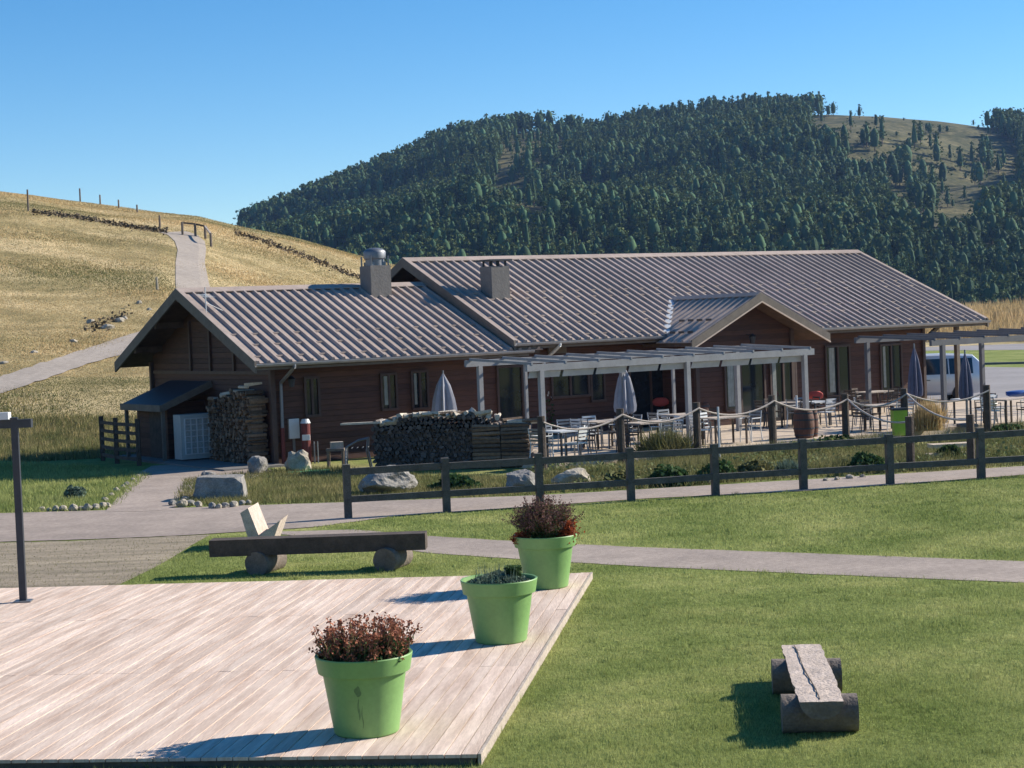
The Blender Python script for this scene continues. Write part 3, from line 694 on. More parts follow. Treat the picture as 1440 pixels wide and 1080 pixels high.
def put(pool,i,loc,rz,label,cat,group):
    o=pool[i]
    if used.get(o.name): c=dup(o)
    else: c=o; used[o.name]=1
    c.location=loc; c.rotation_euler=(0,0,rz); tag(c,label,cat,group); return c
tabs=[(792,606,0,'under the left end of the pergola, nearest the flower in a pot'),(850,592,1,'behind the rope, left of the folded pale parasol'),(913,594,1,'just right of the folded pale parasol'),(957,583,1,'between two white pergola posts near the poster'),
(1018,587,1,'behind the pale bush, right of the wood cask and poster'),(1107,566,1,'under the pergola, close to its right end post'),(1146,565,0,'between the long pergola end post and the tall curtained window'),(1228,551,1,'under the rightmost window of the chalet'),
(1245,569,1,'standing just left of the lime green bin'),(1362,561,0,'behind the rope, right of the dry bush'),(1418,561,1,'at the far right end of the terrace')]
cn=0
refs=['the table nearest the white-flowered plant','the table left of the rear folded parasol','the table right of the rear folded parasol','the table near the poster board','the table behind the pale bush','the table by the pergola end post','the table near the tall curtained window','the table under the rightmost window','the table left of the green bin','the table right of the dry bush','the rightmost terrace table']
dirs=['on its left','on its right','in front of it','behind it']
for k,(px,py,kd,lab) in enumerate(tabs):
    p=U(px,py,TZ0+.74); rz=YAW+rnd.uniform(-.1,.1); put(TB,0 if kd else 1,(p.x,p.y,TZ0),rz,('wooden table ' if kd else 'pale bistro table ')+lab,'table','tables on the terrace')
    ww=.85 if kd else .62
    for q,(a,b,rot) in enumerate(((-ww,0,math.pi/2),(ww,0,-math.pi/2),(-.05,-.62,math.pi),(.1,.62,0))):
        if rnd.random()<.12: continue
        o=p+LL*(a*math.cos(rz-YAW))+DD*b+Vector((rnd.uniform(-.1,.1),rnd.uniform(-.1,.1),0))
        ci=2 if k in (5,7) else (k+q*2)%3
        put(CHR,ci,(o.x,o.y,TZ0),rz+rot+rnd.uniform(-.3,.3),['grey metal','white metal','dark wooden'][ci]+' chair '+['left of ','right of ','in front of ','behind '][q]+refs[k],'chair','chairs around the terrace tables'); cn+=1
# a few loose chairs along the rope
for k,(px,py,l) in enumerate(((800,634,'first'),(832,632,'second'),(860,630,'third'),(1215,598,'fourth'))):
    p=U(px,py,TZ0); put(CHR,k%2,(p.x,p.y,TZ0),[.4,2.2,-1.1,1.5][k],['grey metal','white metal'][k%2]+' chair drawn up to the rope barrier, '+l+' from the left','chair','chairs along the rope barrier')
def parasol(px,pyb,pyt,label,m,zb=TZ0,r=.22):
    p=U(px,pyb,zb); pr=empty('parasol',(p.x,p.y,zb),label,'parasol','folded parasols')
    top=zb
    for _ in range(200):
        top+=.02
        if proj((p.x,p.y,top))[1]<pyt: break
    H=top-zb
    MB().cyl((p.x,p.y,zb+.05),(p.x,p.y,top),.025,n=8).build('pole','metal_grey',pr)
    MB().box((p.x,p.y,zb+.04),(.5,.5,.08)).build('base','render_grey',pr)
    mb=MB(); n=32; rings=[(0.0,.02),(.04,.05),(.3,.6),(.6,.85),(.9,1.0),(1.0,.94)]; z1=top-.02; z0=zb+.36*H; vs=[]
    for (t,q) in rings:
        for i in range(n):
            a=2*math.pi*i/n; rad_=r*q*(1+.3*math.cos(8*a)*min(1,t*2)); vs.append((p.x+rad_*math.cos(a),p.y+rad_*math.sin(a),z1+(z0-z1)*t+ (.05*math.cos(8*a) if t>=.9 else 0)))
    fs=[(k*n+i,k*n+(i+1)%n,(k+1)*n+(i+1)%n,(k+1)*n+i) for k in range(len(rings)-1) for i in range(n)]
    mb.add(vs,fs); o=mb.build('canopy',m,pr); sm=o.modifiers.new('th','SOLIDIFY'); sm.thickness=.012
    return pr
parasol(627,628,521,'folded pale grey parasol standing behind the firewood stack','canvas',r=.3)
parasol(881,620,511,'folded pale grey parasol between the second and third white pergola posts','canvas',r=.26)
parasol(1289,600,484,'folded navy parasol with pale edge left of the silver van','canvas_navy',r=.18)
parasol(1360,600,492,'folded navy parasol in front of the silver van','canvas_navy',r=.17)
# rope barrier posts and ropes
rp=[(762,-8.25,None),(873,-8.25,None),(980,-8.3,None),(1086,-8.35,None),(1189,-8.4,None),(1272,-9.2,None),(1388,-9.8,None)]
pts=[]
for k,(px,d,_) in enumerate(rp):
    s=S(px,d,.8); pts.append((s,d))
rb=empty('rope_barrier',P(pts[0][0],pts[0][1],0),'rope barrier of dark log posts joined by sagging pale ropes along the terrace edge','barrier')
tops=[]
for (s,d) in pts:
    h=1.25+rnd.uniform(-.05,.08); MB().cyl(P(s,d,-.1),P(s,d,TZ0+h),.11,.1,10,.05).build('post','dark_wood',rb); tops.append(P(s,d-.1,TZ0+h-.15))
for a,b in zip(tops[:-1],tops[1:]):
    q=[a.lerp(b,t/10)-ZZ*(.75*.36*4*(t/10)*(1-t/10)) for t in range(11)]; MB().tube(q,.025,6).build('rope','rope',rb)
# low posts by the steps, sloping ropes
st=[(1281,662,1.25),(1366,655,1.2)]
rb2=empty('step_rail',U(1281,662),'two dark posts with sloping ropes beside the timber steps','handrail')
lp=[]
for px,py,h in st:
    p=U(px,py); MB().cyl(p,p+ZZ*h,.1,.1,10,.05).build('post','dark_wood',rb2); lp.append(p+ZZ*(h-.12))
for a,b in ((tops[4],lp[0]),(tops[5],lp[1])):
    q=[a.lerp(b,t/8)-ZZ*(.9*(t/8)*(1-t/8)) for t in range(9)]; MB().tube(q,.025,6).build('rope','rope',rb2)
# steps
sp=empty('timber_steps',U(1330,655),'short flight of pale timber steps leading up to the terrace','steps')
for k,(y,z) in enumerate(((658,.05),(648,.12),(638,.19))):
    a=U(1300+k*4,y);b=U(1362+k*2,y-3); MB().beam((a.x,a.y,z),(b.x,b.y,z),.45,.1).build('step','terrace',sp)
# barrels, bin, poster, red cloth, planters
def barrel(px,py,label,r=.3,h=.8):
    p=U(px,py,TZ0); b=empty('barrel',(p.x,p.y,TZ0),label,'barrel')
    MB().lathe((p.x,p.y,TZ0),[(0.01,0),(r*.8,0),(r*.95,h*.25),(r,h*.5),(r*.95,h*.75),(r*.8,h),(r*.76,h),(r*.76,h-.03),(.01,h-.03)],24).build('body','barrel',b,smooth=True)
    for t in (.12,.35,.65,.88):
        rad_=r*(.8+.2*math.sin(math.pi*t))+.008; MB().lathe((p.x,p.y,TZ0+h*t-.02),[(rad_,0),(rad_,.04)],24).build('hoop','dark_metal',b)
barrel(1131,616,'wooden cask standing beside the right end post of the long pergola')
barrel(1143,614,'narrow reddish cask just right of the pergola end post',.17,.75)
barrel(988,600,'wooden cask under the small poster board',.28,.75)
p=U(1265,612,TZ0); bn=empty('bin',(p.x,p.y,TZ0),'lime green waste bin with dark lid between log posts','bin')
MB().hexa([p+Vector((-.16,-.16,0)),p+Vector((.16,-.16,0)),p+Vector((.16,.16,0)),p+Vector((-.16,.16,0))],[p+Vector((-.2,-.2,.7)),p+Vector((.2,-.2,.7)),p+Vector((.2,.2,.7)),p+Vector((-.2,.2,.7))]).build('body','bin_green',bn)
MB().box(p+Vector((0,0,.73)),(.43,.43,.06)).build('lid','dark_metal',bn)
p=U(985,590,TZ0); pb=empty('poster_board',(p.x,p.y,TZ0),'small pinkish poster board beside a white pergola post','sign')
MB().box((p.x,p.y,TZ0+.95),(.36,.04,.5),rz=.2).build('panel','poster',pb); MB().box((p.x,p.y+.04,TZ0+.6),(.05,.04,1.2)).build('leg','dark_wood',pb)
for px,py,l in ((1146,556,'red cushion on the chair back by the tall curtained window'),(929,565,'red cushion hung in the dark doorway under the pergola')):
    p=U(px,py,1.0); tag(MB().rock((p.x,p.y,1.0),(.3,.12,.16),3,.1,2).build('cushion','red_cloth',loc=(p.x,p.y,1.0),smooth=True),l,'cushion')
for px,py,l in ((1066,608,'short'),(1010,600,'tall')): pass
# thin white poles on the terrace edge
for px,y0,y1,l in ((1012,640,573,'thin white stake at the terrace edge behind the pale bush'),(1122,618,556,'thin white stake left of the pergola end post')):
    p=U(px,y0,.1); h=0.1
    while proj((p.x,p.y,h))[1]>y1: h+=.02
    tag(MB().cyl((p.x,p.y,0),(p.x,p.y,h),.028,n=8).build('stake','white_metal',loc=(p.x,p.y,0)),l,'stake')
# flower in tall pot near post 762
p=U(771,612,TZ0); fl=empty('potted_plant',(p.x,p.y,TZ0),'slim tall potted plant with white flowers beside the leftmost white pergola post','plant')
MB().lathe((p.x,p.y,TZ0),[(.01,0),(.12,0),(.16,.35),(.14,.35),(.01,.33)],16).build('pot','dark_metal',fl)
Pn=rs.normal(size=(260,3))*[.1,.1,.28]+[p.x,p.y,TZ0+.75]; v,f=leaves(Pn,.06); fastmesh('foliage',v,f,'leaf_green',4,fl)
Pn=rs.normal(size=(40,3))*[.1,.1,.05]+[p.x,p.y,TZ0+1.25]; v,f=leaves(Pn,.06); fastmesh('flowers',v,f,'white_metal',4,fl)
# ================================================================ FENCE
fp=[U(490,729),U(628,720),U(762,713),U(897,707),U(1023,701),U(1149,693),U(1267,684),U(1380,673)]
# straighten along a line
a0=fp[0]; b0=fp[-1]; dirv=(b0-a0); L_=dirv.length; dirv.normalize(); fp=[a0+dirv*((p-a0).dot(dirv)) for p in fp]; step=(fp[-1]-fp[0])/7; fp.append(fp[-1]+step)
fe=empty('fence',fp[0],'long dark grey two-rail timber fence between the road and the lawn','fence')
for k,p in enumerate(fp):
    MB().beam(p-ZZ*.2,p+ZZ*(1.08+rnd.uniform(-.01,.03)),.145,.145,dirv).build('post','fence_wood',fe)
fn=Vector((dirv.y,-dirv.x,0))
for z,h in ((.94,.135),(.38,.125)):
    for k in range(0,len(fp)-1):
        a=fp[k];b=fp[k+1]; o=fn*(-.0); MB().beam(a+ZZ*(z+rnd.uniform(-.008,.008))+dirv*.07,b+ZZ*(z+rnd.uniform(-.008,.008))-dirv*.07,.09,h).build('rail','fence_wood',fe)
# ================================================================ DECK
zt=.10
c1=U(671,1061,zt);c2=U(830,805,zt); bl=U(0,827,zt); fl_=U(0,1069,zt)
e=(c2-c1); eL=e.length; e.normalize(); perp=(bl-c2); perp-=e*perp.dot(e)*1.0; perp.normalize()
fd=(fl_-c1).normalized(); bd=(bl-c2).normalized()
dk=empty('deck',(c1.x,c1.y,0),'low weathered pinkish timber deck with diagonal-looking boards beside the lawn','deck')
def edgepts(t):    # t metres across from the right edge
    return c1+fd*t/abs(fd.dot(perp)), c2+bd*t/abs(bd.dot(perp))
mb=MB(); bw=.145; W=0; TOT=15.5
joints=[3.3,7.4]
k=0
while W<TOT:
    a,b=edgepts(W+.004);a2,b2=edgepts(W+bw-.006); ln=(b-a).length
    cuts=[0]+[min(ln-.1,j+(0 if k%2 else 2.0)) for j in (1.9,5.9)]+[ln]
    cuts=[0,ln*.36+.01*(k%2),ln*.70,ln]
    for q in range(3):
        t0=cuts[q]/ln+.0002; t1=cuts[q+1]/ln-.0003; zz=rnd.uniform(-.002,.002)
        p=[a.lerp(b,t0),a2.lerp(b2,t0),a2.lerp(b2,t1),a.lerp(b,t1)]
        mb.hexa([x-ZZ*.03 for x in p],[x+ZZ*zz for x in p])
    W+=bw; k+=1
mb.build('boards','deckwood',dk)
a,b=edgepts(.02);a2,b2=edgepts(TOT-.1)
MB().hexa([Vector((x.x,x.y,-.02)) for x in (a+e*.03,a2+e*.03,b2-e*.03,b-e*.03)],[Vector((x.x,x.y,zt-.035)) for x in (a+e*.03,a2+e*.03,b2-e*.03,b-e*.03)]).build('frame','deckedge',dk)
mb=MB(); a,b=edgepts(-.02); mb.beam(Vector((a.x,a.y,zt-.045)),Vector((b.x,b.y,zt-.045)),.03,.1); mb.build('edge_board','pale_wood',dk)
# ---- flower pots
def pot(px,py,label,kind):
    p=U(px,py,zt); R=.45; pr=empty('potted_plant',(p.x,p.y,zt),label,'planter','green planters on the deck')
    prof=[(.01,0.0),(.285,0),(.30,.015),(.385,.565),(.425,.575),(.452,.725),(.447,.735),(.425,.73),(.40,.60),(.39,.60)]
    MB().lathe(p,prof,64).build('pot','pot_green',pr,smooth=True)
    MB().lathe(p,[(.01,.635),(.2,.64),(.405,.62)],40).build('soil','soil',pr)
    base=np.array([p.x,p.y,p.z])
    def disc(n,r): a=rs.uniform(0,2*np.pi,n); q=r*np.sqrt(rs.uniform(0,1,n)); return np.stack([q*np.cos(a),q*np.sin(a),0*q],1)
    if kind==0:
        n=230; b=disc(n,.33); lean=b*rs.uniform(.2,.9,n)[:,None]*1.0; h=rs.uniform(.12,.40,n)*(1.15-.8*np.hypot(b[:,0],b[:,1]))
        tip=b+lean*.6+rs.normal(size=(n,3))*.03; tip[:,2]=h
        mb=MB()
        for q in range(n): mb.cyl(base+b[q]+[0,0,.63],base+tip[q]+[0,0,.63],.005,.004,4)
        mb.build('stems','stem',pr)
        n2=2600; w_=rs.randint(0,n,n2); t=rs.uniform(.1,.75,n2)[:,None]; Pn=base+b[w_]*(1-t)+tip[w_]*t+rs.normal(size=(n2,3))*.022+[0,0,.63]; v,f=leaves(Pn,.022); fastmesh('foliage',v,f,'leaf_green',4,pr)
        Pn=[]
        for q in range(n):
            m=rs.randint(9,20); Pn.append(base+tip[q]+rs.normal(size=(m,3))*[.017,.017,.022]+[0,0,.63])
            if rs.rand()<.8: Pn.append(base+b[q]*.4+tip[q]*.6+rs.normal(size=(7,3))*.02+[0,0,.63])
        Pn=np.concatenate(Pn); v,f=leaves(Pn,.017); fastmesh('flowers',v,f,'flower_dry',4,pr)
    elif kind==1:
        n=9000; b=disc(n,.40); h=.16*(1-(np.hypot(b[:,0],b[:,1])/.46)**2)+.03*vn(b[:,0],b[:,1],.09,5); b[:,2]=rs.uniform(0,1,n)**.5*h; v,f=leaves(base+b+[0,0,.64],.016); fastmesh('foliage',v,f,'leaf_grey',4,pr)
        n=160; b=disc(n,.3); P0=base+b+[0,0,.68]; v,f=blades(P0,rs.uniform(.12,.26,n),np.full(n,.012),.5); fastmesh('stems',v,f,'leaf_grey',3,pr)
        n=1500; b=disc(n,.1)+[.17,-.05,0]; b[:,2]=rs.uniform(0,.24,n); v,f=leaves(base+b+[0,0,.64],.018); fastmesh('foliage',v,f,'leaf_green',4,pr)
    else:
        n=420; b=disc(n,.12); a=rs.uniform(0,2*np.pi,n); ph=rs.uniform(0,1,n)**.6*1.05; ln=rs.uniform(.42,.68,n); tip=np.stack([np.cos(a)*np.sin(ph)*ln*.9,np.sin(a)*np.sin(ph)*ln*.9,np.cos(ph)*ln],1)
        mb=MB()
        for q in range(0,n): mb.cyl(base+b[q]+[0,0,.62],base+b[q]+tip[q]+[0,0,.62],.005,.003,3)
        mb.build('stems','stem',pr)
        n2=9000; w_=rs.randint(0,n,n2); t=rs.uniform(.15,.8,n2)[:,None]; v,f=leaves(base+b[w_]+tip[w_]*t+rs.normal(size=(n2,3))*.02+[0,0,.62],.017); fastmesh('foliage',v,f,'leaf_green',4,pr)
        n2=6500; w_=rs.randint(0,n,n2); t=rs.uniform(.66,1.05,n2)[:,None]; v,f=leaves(base+b[w_]+tip[w_]*t+rs.normal(size=(n2,3))*.018+[0,0,.62],.016); fastmesh('flowers',v,f,'heather',4,pr)
        for cx,cy,rr2,hh in ((.3,-.1,.13,.27),(-.34,-.12,.1,.12)):
            n2=1300; q=rs.normal(size=(n2,3))*[rr2*.5,rr2*.5,hh*.3]+[cx,cy,hh*.55+.64]; v,f=leaves(base+q,.019); fastmesh('flowers',v,f,'leaf_orange',4,pr)
    return pr,p
pr,p=pot(516,1029,'green plastic tub of dried reddish flower heads, nearest of the three on the deck',0)
# dirty run-off stain on the front of the nearest tub: follows the cone of the tub, 1 mm proud
mb=MB(); vs=[]
def potR(z): return .30+(.385-.30)*(z-.015)/.55
def patch(z0,z1,a0,a1,zw=0):
    n=8; q=[]
    for i in range(n+1):
        t=i/n; z=z0+(z1-z0)*t; wv=math.sin(math.pi*min(1,t*1.15+.05))**.7; am=(a0+a1)/2+.015*math.sin(t*9); hw=(a1-a0)/2*wv
        for a in (am-hw,am+hw): q.append(p+Vector(((potR(z)+.0015)*math.cos(a),(potR(z)+.0015)*math.sin(a),z)))
    mb.add(q,[(2*i,2*i+1,2*i+3,2*i+2) for i in range(n)])
patch(.40,.52,-1.75,-1.58);patch(.18,.42,-1.70,-1.64);patch(.10,.36,-1.60,-1.565)
mb.build('stain','pot_dirt',pr)
pot(705,901,'green plastic tub of low grey-green herbs, middle one of three on the deck',1)
pot(769,825,'green plastic tub of tall purplish heather, farthest of three on the deck',2)
# left frame post on deck
p=U(33,846,zt); pf=empty('awning_stand',(p.x,p.y,zt),'dark square metal post with a crossbeam at the left edge of the deck','frame')
MB().box((p.x,p.y,zt+1.32),(.095,.095,2.64),rz=.08).build('post','dark_metal',pf); MB().box((p.x-3.2,p.y+.1,zt+1.32),(.12,.12,2.64),rz=.08).build('post','dark_metal',pf)
MB().box((p.x,p.y,zt+.01),(.24,.24,.02),rz=.08).build('foot_plate','metal_grey',pf)
MB().box((p.x-1.55,p.y+.05,zt+2.55),(3.6,.1,.12),rz=-.03).build('beam','dark_metal',pf)
MB().box((p.x-1.7,p.y-.0,zt+2.67),(3.3,.14,.10),rz=-.03).build('awning_roll','white_metal',pf)
# ================================================================ LOG BENCHES, STONES
def log_round(mb,a,b,r,n=20,wob=.03): return mb.cyl(a,b,r,r,n,wob)
def halflog(mb,a,b,r,up,n=9,jag=.0,cracks=False,segs=10):
    """split log: flat side towards 'up', rounded under side"""
    a=Vector(a);b=Vector(b);d=(b-a).normalized();up=Vector(up).normalized();x=d.cross(up).normalized()
    rings=[]
    for k in range(segs+1):
        c=a.lerp(b,k/segs); w=r*(1+jag*rnd.uniform(-1,1)); ring=[]
        for i in range(n+1):
            t=math.pi*i/n; ring.append(c+x*math.cos(t)*w-up*math.sin(t)*r*.8)
        for i in range(1,4):
            ring.append(c-x*w+x*(2*w*i/4)+up*(rnd.uniform(-.006,.006)))
        rings.append(ring)
    m=len(rings[0]); vs=[p for r_ in rings for p in r_]; fs=[]
    for k in range(segs):
        for i in range(m): fs.append((k*m+i,k*m+(i+1)%m,(k+1)*m+(i+1)%m,(k+1)*m+i))
    fs+= [tuple(range(m))[::-1],tuple(range(segs*m,(segs+1)*m))]
    return mb.add(vs,fs)
# right bench: split-log seat on two cross logs
pA=U(1160,1038);pB=U(1138,983)
lb=empty('log_bench',pA,'low split-log bench with cracked pale seat, alone on the right lawn','bench')
f1=U(1158,1036)+Vector((0,.18,0)); f2=U(1139,980)+Vector((0,.18,0)); ax=(f2-f1); ax.z=0; ax.normalize(); cr=Vector((ax.y,-ax.x,0))
rL=.175
for q,c in enumerate((f1,f2)):
    o=MB().cyl(c-cr*.34+ZZ*rL,c+cr*.34+ZZ*rL,rL,rL*.97,22,.03).build('cross_log','old_wood',lb,smooth=True)
s0=f1-ax*.34+ZZ*(2*rL+.0); s1=f2+ax*.75+ZZ*(2*rL+.0)
mb=MB(); halflog(mb,s0,s1,.20,ZZ,12,.055,segs=22); mb.mi=[0 if (len(f)==4 and (i_%16)>11) else 1 for i_,f in enumerate(mb.f)]; mb.mi[-1]=mb.mi[-2]=1; mb.build('seat',['old_wood_top','old_wood'],lb)  # end and under faces take the darker wood as painted shade
mb=MB()
crk=[s0+ax*((s1-s0).length*t)+cr*(-.01+.008*math.sin(t*9)-.07*t)+ZZ*.008 for t in np.linspace(.03,.97,14)]
for a,b in zip(crk[:-1],crk[1:]): mb.beam(a,b,.006+.006*rnd.random(),.006)
mb.build('crack','dark_wood',lb)
# long beam bench
a=U(297,800)+Vector((0,.3,0)); b=U(598,787)+Vector((0,.3,0)); q1=U(360,809);q2=U(541,804)
lb=empty('log_bench',U(450,806),'long dark squared-log bench on two log rollers behind the deck','bench')
dv_=(b-a);dv_.z=0;dv_.normalize(); nv_=Vector((-dv_.y,dv_.x,0))
zb=.30; c0=q1+dv_*-.72+nv_*.3; c1_=q2+dv_*.66+nv_*.3
MB().beam(Vector((c0.x,c0.y,zb+.13)),Vector((c1_.x,c1_.y,zb+.13)),.36,.26).build('seat','dark_wood',lb)
for q in (q1,q2):
    c=q+nv_*.05; rl=.165; ra=(nv_*math.cos(.35)+dv_*math.sin(.35)); MB().cyl(c+ZZ*rl,c+ZZ*rl+ra*.72,.195,.195,24,.02).build('roller','old_wood',lb,smooth=True)
# V-shaped chair of two half logs behind it
q=U(372,775); lc=empty('log_chair',q,'pale chair of two split logs in a V behind the long bench','bench')
q=q+Vector((-.13,.5,-.27))
mb=MB(); mb.hexa([q+Vector(v) for v in ((-.18,0,.28),(.06,0,.22),(.1,1.0,.22),(-.14,1.0,.28))],[q+Vector(v) for v in ((-.34,0,.9),(-.2,0,.98),(-.16,1.0,.98),(-.3,1.0,.9))]); mb.build('backrest','old_wood_top',lc)
mb=MB(); mb.hexa([q+Vector(v) for v in ((-.05,-.05,.2),(.1,-.05,.1),(.14,1.0,.1),(-.01,1.0,.2))],[q+Vector(v) for v in ((.2,-.05,.72),(.33,-.05,.66),(.37,1.0,.66),(.24,1.0,.72))]); 
mb=MB(); mb.hexa([q+Vector(v) for v in ((-.04,0,.24),(.18,0,.30),(.20,1.0,.30),(0,1.0,.24))],[q+Vector(v) for v in ((-.12,0,.42),(.36,0,.74),(.38,1.0,.74),(-.08,1.0,.42))]); mb.build('seat','old_wood_top',lc)
MB().cyl(q+Vector((-.22,.45,.34)),q+Vector((.22,.45,.34)),.12,.12,16,.03).build('cross_log','old_wood',lc,smooth=True)
# boulders and stones
def rock(px,py,w,h,label,m='stone',seed=0,cat='boulder',dp=None,grp=None,z0=0,ro=.35,up=None):
    p=U(px,py,z0); Zd=(p-CAMP).dot(fw); sc=F/Zd; rw=w/sc/2; rh=h/sc; p=p+Vector((0,(dp or rw),0))
    o=MB().rock((p.x,p.y,z0+rh*.42),(rw*(1.5 if seed==1 else 1.12),(dp or rw*.9)*1.1,rh*(1.0 if seed==1 else .62)),seed,ro,4 if w>40 else 3 if w>14 else 2,rz=0,block=(seed==1)).build('boulder' if cat=='boulder' else 'stone',m,loc=(p.x,p.y,z0)); return tag(o,label,cat,grp)
rock(307,704,66,32,'big squared grey boulder with a pale top among small stones by the road','stone',1,dp=.6,ro=.15)
rock(361,668,30,25,'dark grey boulder lying against the end of the paved apron','stone',2)
rock(418,664,34,30,'pale pointed angular boulder in front of the red cabinet','stone_pale',3,ro=.7)
rock(541,698,74,38,'wide grey boulder under the left end of the fence','stone',4,dp=.7)
rock(735,692,52,32,'grey boulder behind the fence just left of the heather tub','stone',5)
rock(808,686,58,24,'low pale boulder behind the fence right of the heather tub','stone_pale',6)
rock(292,676,20,14,'small dark stone resting behind the big squared boulder','stone',8,cat='stone')
ss=[(242,712,12),(254,714,16),(266,712,14),(278,714,12),(297,716,12),(306,716,10),(316,715,12),(328,714,13),(340,711,10),(349,710,9),(259,706,12)]
for k,(px,py,w_) in enumerate(ss): rock(px,py,w_,w_*.75,'small pale stone in the row at the foot of the big squared boulder','stone_pale' if k%2 else 'stone',20+k,'stone',grp='stones round the big boulder')
ss=[(58,719,9),(68,719,7),(77,719,11),(88,719,12),(101,719,14),(113,718,9),(122,718,14),(134,717,12),(143,716,13),(150,714,10),(147,706,10),(155,699,9),(163,692,9),(172,687,8),(178,684,9),(186,677,7),(193,672,7),(202,666,7)]
for k,(px,py,w_) in enumerate(ss): rock(px,py,w_,w_*.7,'small whitish stone edging the left lawn beside the road and apron','stone_pale',50+k,'stone',grp='edging stones of the left lawn')
ss=[(1108,672,10),(1122,671,12),(1000,681,10),(1178,676,9),(1196,674,11),(1214,672,8),(1163,677,9)]
for k,(px,py,w_) in enumerate(ss): rock(px,py,w_,w_*.6,'small pale stone at the edge of the planted bank behind the fence','stone_pale',80+k,'stone',grp='edging stones of the planted bank')
# hill rocks
for k,(px,py,w_,h_) in enumerate(((168,453,20,8),(150,462,24,8),(128,455,14,8),(196,427,9,6),(104,482,16,6),(48,497,14,5),(210,437,8,5),(176,449,10,6),(5,512,16,5))):
    p=RT(px,py,50); Zd=(p-CAMP).dot(fw); sc=F/Zd; tag(MB().rock((p.x,p.y,p.z),(w_/sc/2,w_/sc/2,h_/sc*.8),k+120,.4,2).build('stone','stone_pale',loc=p),'pale rock lying in the grass above the hill track','rock','rocks above the hill track')
# ================================================================ FIREWOOD
def logpile(name,a,b,depth,h,m_in,label,toplabel,ntop,endon=True,hl=None,z0=0.,r=.065,topm='firewood_pale'):
    a=Vector(a);b=Vector(b);dx=(b-a);Lp=dx.length;dx.normalize();dy=Vector((-dx.y,dx.x,0)); mb=MB(); z=r; row=0
    while z<h:
        x=r+(row%2)*r
        while x<Lp-r*.5:
            rr2=r*rnd.uniform(.55,1.25); hh=h*(hl(x/Lp) if hl else 1)
            if z<hh:
                c=a+dx*x+ZZ*(z0+z+rnd.uniform(-.02,.02)); j=rnd.uniform(-.08,.08)
                mb.cyl(c+dy*(j),c+dy*(depth+j)+dx*rnd.uniform(-.03,.03),rr2,rr2*rnd.uniform(.8,1.05),rnd.choice((3,4,4,5,6)),.3)
            x+=2*r*rnd.uniform(.85,1.05)
        z+=r*1.65; row+=1
    # crossed bearers fill the heart of the stack
    mb.hexa([a+dx*.1+dy*.12+ZZ*z0,b-dx*.1+dy*.12+ZZ*z0,b-dx*.1+dy*(depth-.1)+ZZ*z0,a+dx*.1+dy*(depth-.1)+ZZ*z0],[a+dx*.1+dy*.12+ZZ*(z0+h*.75),b-dx*.1+dy*.12+ZZ*(z0+h*.75),b-dx*.1+dy*(depth-.1)+ZZ*(z0+h*.75),a+dx*.1+dy*(depth-.1)+ZZ*(z0+h*.75)])
    o=tag(mb.build(name,m_in,loc=a),label,'woodpile',kind='stuff')
    for k in range(ntop):
        x=(k+.5)/ntop*Lp+rnd.uniform(-.1,.1); hh=h*(hl(x/Lp) if hl else 1); c=a+dx*x+ZZ*(z0+hh+rnd.uniform(.02,.1)); th=rnd.uniform(-.9,.9)+(1.2 if rnd.random()<.5 else 0); vv=(dx*math.cos(th)+dy*abs(math.sin(th))); ln=rnd.uniform(.4,.75)
        tag(MB().cyl(c,c+vv*ln+ZZ*rnd.uniform(-.04,.08),rnd.uniform(.05,.085),rnd.uniform(.04,.08),rnd.choice((4,5,6)),.2).build('firewood_log',topm if k%4 else 'firewood',loc=c),toplabel,'firewood','loose logs on top of the firewood stack')
a=U(524,664);b=U(750,657)
logpile('firewood_stack',a,b,1.0,1.42,'firewood_dark','big dark stack of split firewood in front of the chalet wing','split log lying on top of the big firewood stack',34,hl=lambda t:.88+.12*math.sin(min(1,max(0,t*1.2))*math.pi)-.03*math.sin(t*17)-.08*(t>.85))
# logs lying lengthways at the right end
mb=MB(); dx=(b-a).normalized(); z=.07
while z<1.22:
    for k in range(2):
        c=b-dx*(1.55-.75*k)-Vector((-dx.y,dx.x,0))*.07+ZZ*z; mb.cyl(c,c+dx*.72+ZZ*rnd.uniform(-.03,.03),.06,.05,5,.2)
    z+=.105
tag(mb.build('firewood_rack','firewood',loc=b),'split logs laid lengthways at the right end of the big firewood stack','woodpile',kind='stuff')
# stack against left gable
a=P(.25,4.1,.06);b=P(.25,1.15,.06)
logpile('firewood_stack',a,b,-.55 if False else .55,2.1,'firewood','tall firewood stack against the left gable wall under the eaves','short pale log on top of the stack against the gable wall',8,hl=lambda t:.8+.25*t,topm='firewood_pale')
# things by the wing
p=U(414,652); cb=empty('meter_cabinet',p,'pale grey meter box on a leg against the wing wall','cabinet')
MB().box(p+ZZ*1.0,(.32,.2,.56),rz=YAW).build('box','white_metal',cb); MB().box(p+ZZ*.36,(.08,.08,.72),rz=YAW).build('leg','metal_grey',cb)
p=U(432,652); cb=empty('extinguisher_post',p,'red fire post with a white cap beside the pale meter box','fire post')
MB().cyl(p,p+ZZ*1.15,.13,.13,14).build('body','red_paint',cb); MB().cyl(p+ZZ*1.15,p+ZZ*1.27,.15,.1,14).build('cap','white_metal',cb); MB().box(p+Vector((.02,-.14,.75)),(.22,.06,.16)).build('plate','white_metal',cb)
for sx in (.22,.32): MB().cyl(p+Vector((sx,0,0)),p+Vector((sx,0,.62)),.02,n=6).build('pipe','metal_grey',cb)
p=U(432,664); tag(MB().box(p+Vector((0,.2,.012)),(1.1,.5,.02)).build('mat','mat_green',loc=p),'bright green mat on the grass before the pale pointed boulder','mat')
p=U(473,658); t=empty('side_table',p,'small wooden stand holding a pale box, left of the metal trolley','table')
MB().box(p+ZZ*.5,(.5,.4,.06)).build('top','old_wood',t)
